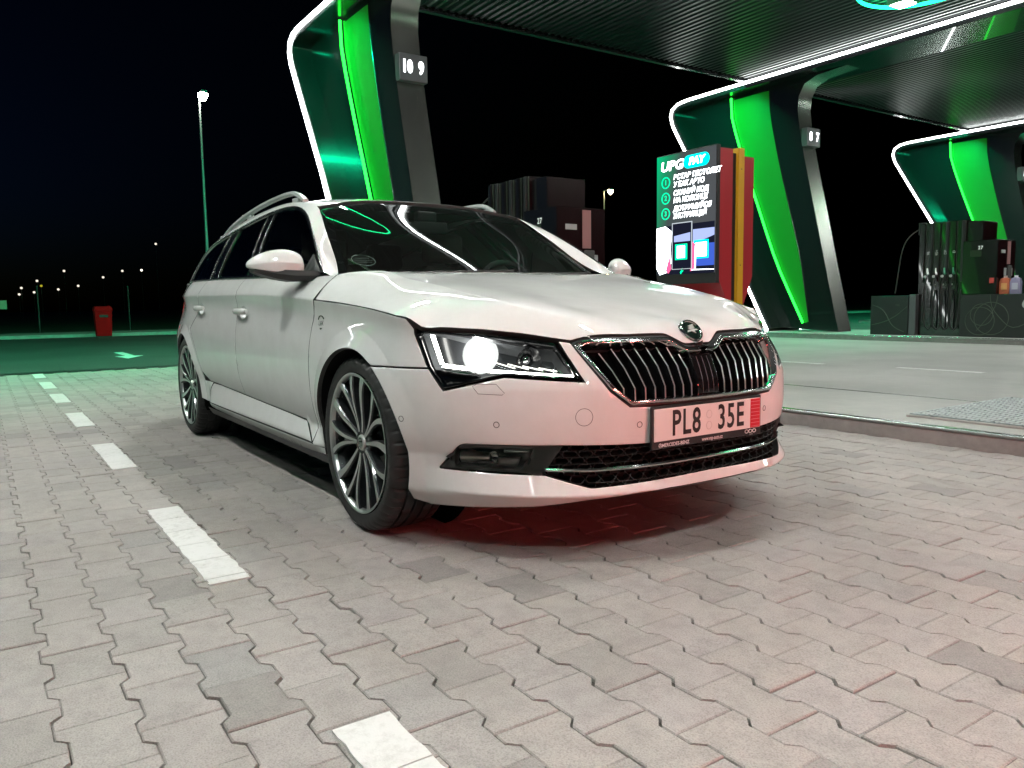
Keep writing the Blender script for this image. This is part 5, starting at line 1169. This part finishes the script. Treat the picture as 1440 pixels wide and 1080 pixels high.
def pill(u0, u1, v0, v1, n=8):
    r = (v1-v0)*H_/2; cu0, cu1, cv = u0+r/W_, u1-r/W_, (v0+v1)/2
    return [(cu1+r/W_*math.cos(t), cv+r/H_*math.sin(t)) for t in np.linspace(-math.pi/2, math.pi/2, n)]+[(cu0+r/W_*math.cos(t), cv+r/H_*math.sin(t)) for t in np.linspace(math.pi/2, 1.5*math.pi, n)]
stext('UPG', .27, .905, .115, SW, bold=.004, shear=.15, sx=1.25); spoly('screen_pill', pill(.47, .90, .86, .965), SC, .0022); stext('PAY', .685, .912, .085, SW, bold=.004, shear=.2, sx=1.15)
for k, (v, a, b) in enumerate(((.775, 'ВСТАВ ПІСТОЛЕТ', 'У БАК АВТО'), (.645, 'СКАНУЙ КОД', 'НА КОЛОНЦІ'), (.515, 'ДОТРИМУЙСЯ', 'ІНСТРУКЦІЙ'))):
    x, z = sq(.165, v); MB().tube([(x+.048*math.cos(t), SY-kl.y-.003, z+.048*math.sin(t)) for t in [2*math.pi*j/28 for j in range(28)]], .0055, 5, closed=True).build('screen_circle', SG, scr_)
    stext(str(k+1), .165, v, .062, SG, bold=.002)
    stext(a, .30, v+.030, .062, SW, align='LEFT', shear=.2, bold=.0022); stext(b, .30, v-.030, .062, SW, align='LEFT', shear=.2, bold=.0022)
spoly('screen_picture', [(.01, .0), (.99, .0), (.99, .41), (.01, .41)], SD, .0012)
spoly('screen_hand', [(.0, .06), (.0, .40), (.16, .41), (.28, .36), (.25, .22), (.27, .10), (.20, .02), (.06, .0)], SW, .0024)
spoly('screen_sleeve', [(.17, .03), (.24, .16), (.27, .05), (.22, .01)], SP, .0032); spoly('screen_sleeve', [(.60, .02), (.63, .26), (.68, .24), (.67, .03)], SP, .0032); spoly('screen_sleeve', [(.655, .03), (.655, .24), (.70, .22), (.69, .03)], SW, .0030)
spoly('screen_backdrop', [(.62, .06), (.99, .06), (.99, .24), (.62, .24)], SB, .0020); spoly('screen_backdrop', [(.64, .24), (.99, .30), (.99, .36), (.64, .36)], lamp_mat('screen_lilac', (.35, .42, .75), 1.5), .0020)
spoly('screen_backdrop', [(.66, .12), (.90, .12), (.90, .27), (.66, .27)], SC, .0028); spoly('screen_backdrop', [(.69, .135), (.87, .135), (.87, .25), (.69, .25)], SW, .0036)
spoly('screen_phone', [(.28, .04), (.63, .04), (.63, .43), (.28, .43)], lamp_mat('screen_grey', (.45, .5, .55), 1.4), .0040); spoly('screen_phone', [(.295, .045), (.615, .045), (.615, .422), (.295, .422)], SD, .0048)
spoly('screen_phone', [(.32, .27), (.60, .27), (.60, .34), (.32, .32)], lamp_mat('screen_lilac'), .0054); spoly('screen_phone', [(.34, .12), (.55, .12), (.55, .25), (.34, .25)], SG, .0054); spoly('screen_phone', [(.375, .135), (.51, .135), (.51, .235), (.375, .235)], SW, .0060)
spoly('screen_mark', [(.43, .015), (.47, .05), (.45, .03), (.49, .03), (.44, -.002)], SG, .0064)
spoly('screen_line', [(.62, .035), (.99, .03), (.99, .024), (.62, .028)], SW, .0036)
# ---------------------------------------------------------------- things in the dark beyond
t = thing('waste_bin', 'red waste bin standing at the far kerb on the left', 'bin', (-24.9, 1.16, -.004))
MB().loft([[(x*s_, y*s_, z) for x, y in ((-.26, -.24), (.26, -.24), (.26, .24), (-.26, .24))] for z, s_ in ((.04, .86), (.80, 1.0), (.82, 1.05), (.88, 1.05), (.94, .98), (.97, .8))]).build('bin_body', mat('bin_red', (.62, .003, .006), .8, spec=.1), t, smooth=25)
MB().box(-.2, .2, -.2, .2, 0, .045).build('bin_base', BLACKP, t); MB().box(.255, .275, -.12, .12, .62, .70).build('bin_flap', BLACKP, t)
POLE = mat('lamp_pole', (.30, .33, .33), .45, metal=.7)
def street_lamp(loc, h, label, L, r=.07, arm=.5, head=.32, col=(1, .96, .86)):
    t = thing('street_lamp', label, 'street lamp', loc, 'street lamps')
    MB().tube([(0, 0, 0), (0, 0, h*.5), (0, 0, h)], [r, r*.8, r*.6], 10).build('pole', POLE, t, smooth=50)
    MB().box(-.03, arm+head*.2, -.03, .03, h-.04, h+.02).build('arm', POLE, t)
    MB().box(arm-.05, arm+head, -.11, .11, h-.05, h+.05, .02).build('lamp_head', POLE, t)
    MB().loft([[(arm+head*.45+head*.42*math.cos(q)*s_, .18*math.sin(q)*s_, h-.05-d) for q in [2*math.pi*k/14 for k in range(14)]] for d, s_ in ((.0, 1), (.10, .95), (.20, .7), (.26, .3))]).build('lamp_bulb', lamp_mat('street_%d' % int(L), col, L), t, smooth=60)
street_lamp((-30, 5.6, 0), 9.05, 'tall street lamp with white head left of the car roof', 110, arm=.35, head=.5)
street_lamp((-38, 33.1, 0), 8.3, 'small yellow street lamp between the pumps and the kiosk', 130, col=(1, .75, .38), r=.06)
# far lamps over the dark field: pixel spots turned into places about 150 m away
far = [(30, 405, 'white', 'leftmost low one'), (52, 395, 'white', 'faint one above the leftmost'), (27, 414, 'white', 'lowest at the left edge'), (48, 411, 'white', 'just right of the lowest'), (82, 407, 'white', 'below the yellow sign'), (90, 381, 'white', 'upper of the left cluster'), (110, 402, 'white', 'right of the yellow light'), (145, 390, 'white', 'above the red bin'), (172, 381, 'white', 'faint one left of the bright pair'), (199, 380, 'white', 'brightest low one'), (219, 343, 'white', 'tall one left of the car'), (342, 304, 'white', 'just above the car roof edge'), (58, 402, 'yellow', 'yellow one')]
for u, v, c, where in far:
    d = _fw+_rt*(u-720)/CAM_F-_up*(v-540)/CAM_F; k = 150/np.hypot(d[0], d[1]); P = CAM_POS+d*k
    t = thing('distant_lamp', f'small distant {c} light on the left, {where}', 'distant light', (P[0], P[1], -.06), 'distant lights beyond the verge')
    h = P[2]+.06; big = where in ('brightest low one',)
    MB().tube([(0, 0, 0), (0, 0, h)], .015, 5).build('pole', POLE, t); MB().lathe([(.0001, -.19), (.15, -.13), (.19, 0), (.15, .13), (.0001, .19)], (0, 0, h), 12, 2).build('globe', lamp_mat('far_'+c+str(big), (1, .9, .75) if c == 'white' else (.9, .8, .05), (3.0 if big else 1.2) if c == 'white' else .5), t, smooth=60)
t = thing('board_sign', 'pale board sign on a thin post at the left edge', 'sign', (-29.5, -1.55, 0)); MB().box(-.02, .02, -.02, .02, 0, 1.1).build('post', POLE, t); MB().box(.021, .04, -.6, .32, .92, 1.22).build('board', mat('board_tan', (.42, .36, .26), .6), t)
for k, (y, x) in enumerate(((-.3, -29.6), (2.6, -29.6))):
    t = thing('fence_post', 'thin grey fence post in the dark, ' + ('left' if k == 0 else 'right') + ' of the red bin', 'post', (x, y, 0), 'fence posts'); MB().tube([(0, 0, 0), (0, 0, 1.7)], .025, 6).build('post_tube', mat('post_dark', (.03, .03, .03), .6), t); MB().lathe([(.03, 1.7), (.03, 1.72), (.0001, 1.73)], (0, 0, 0), 8, 2).build('post_cap', mat('post_dark'), t)
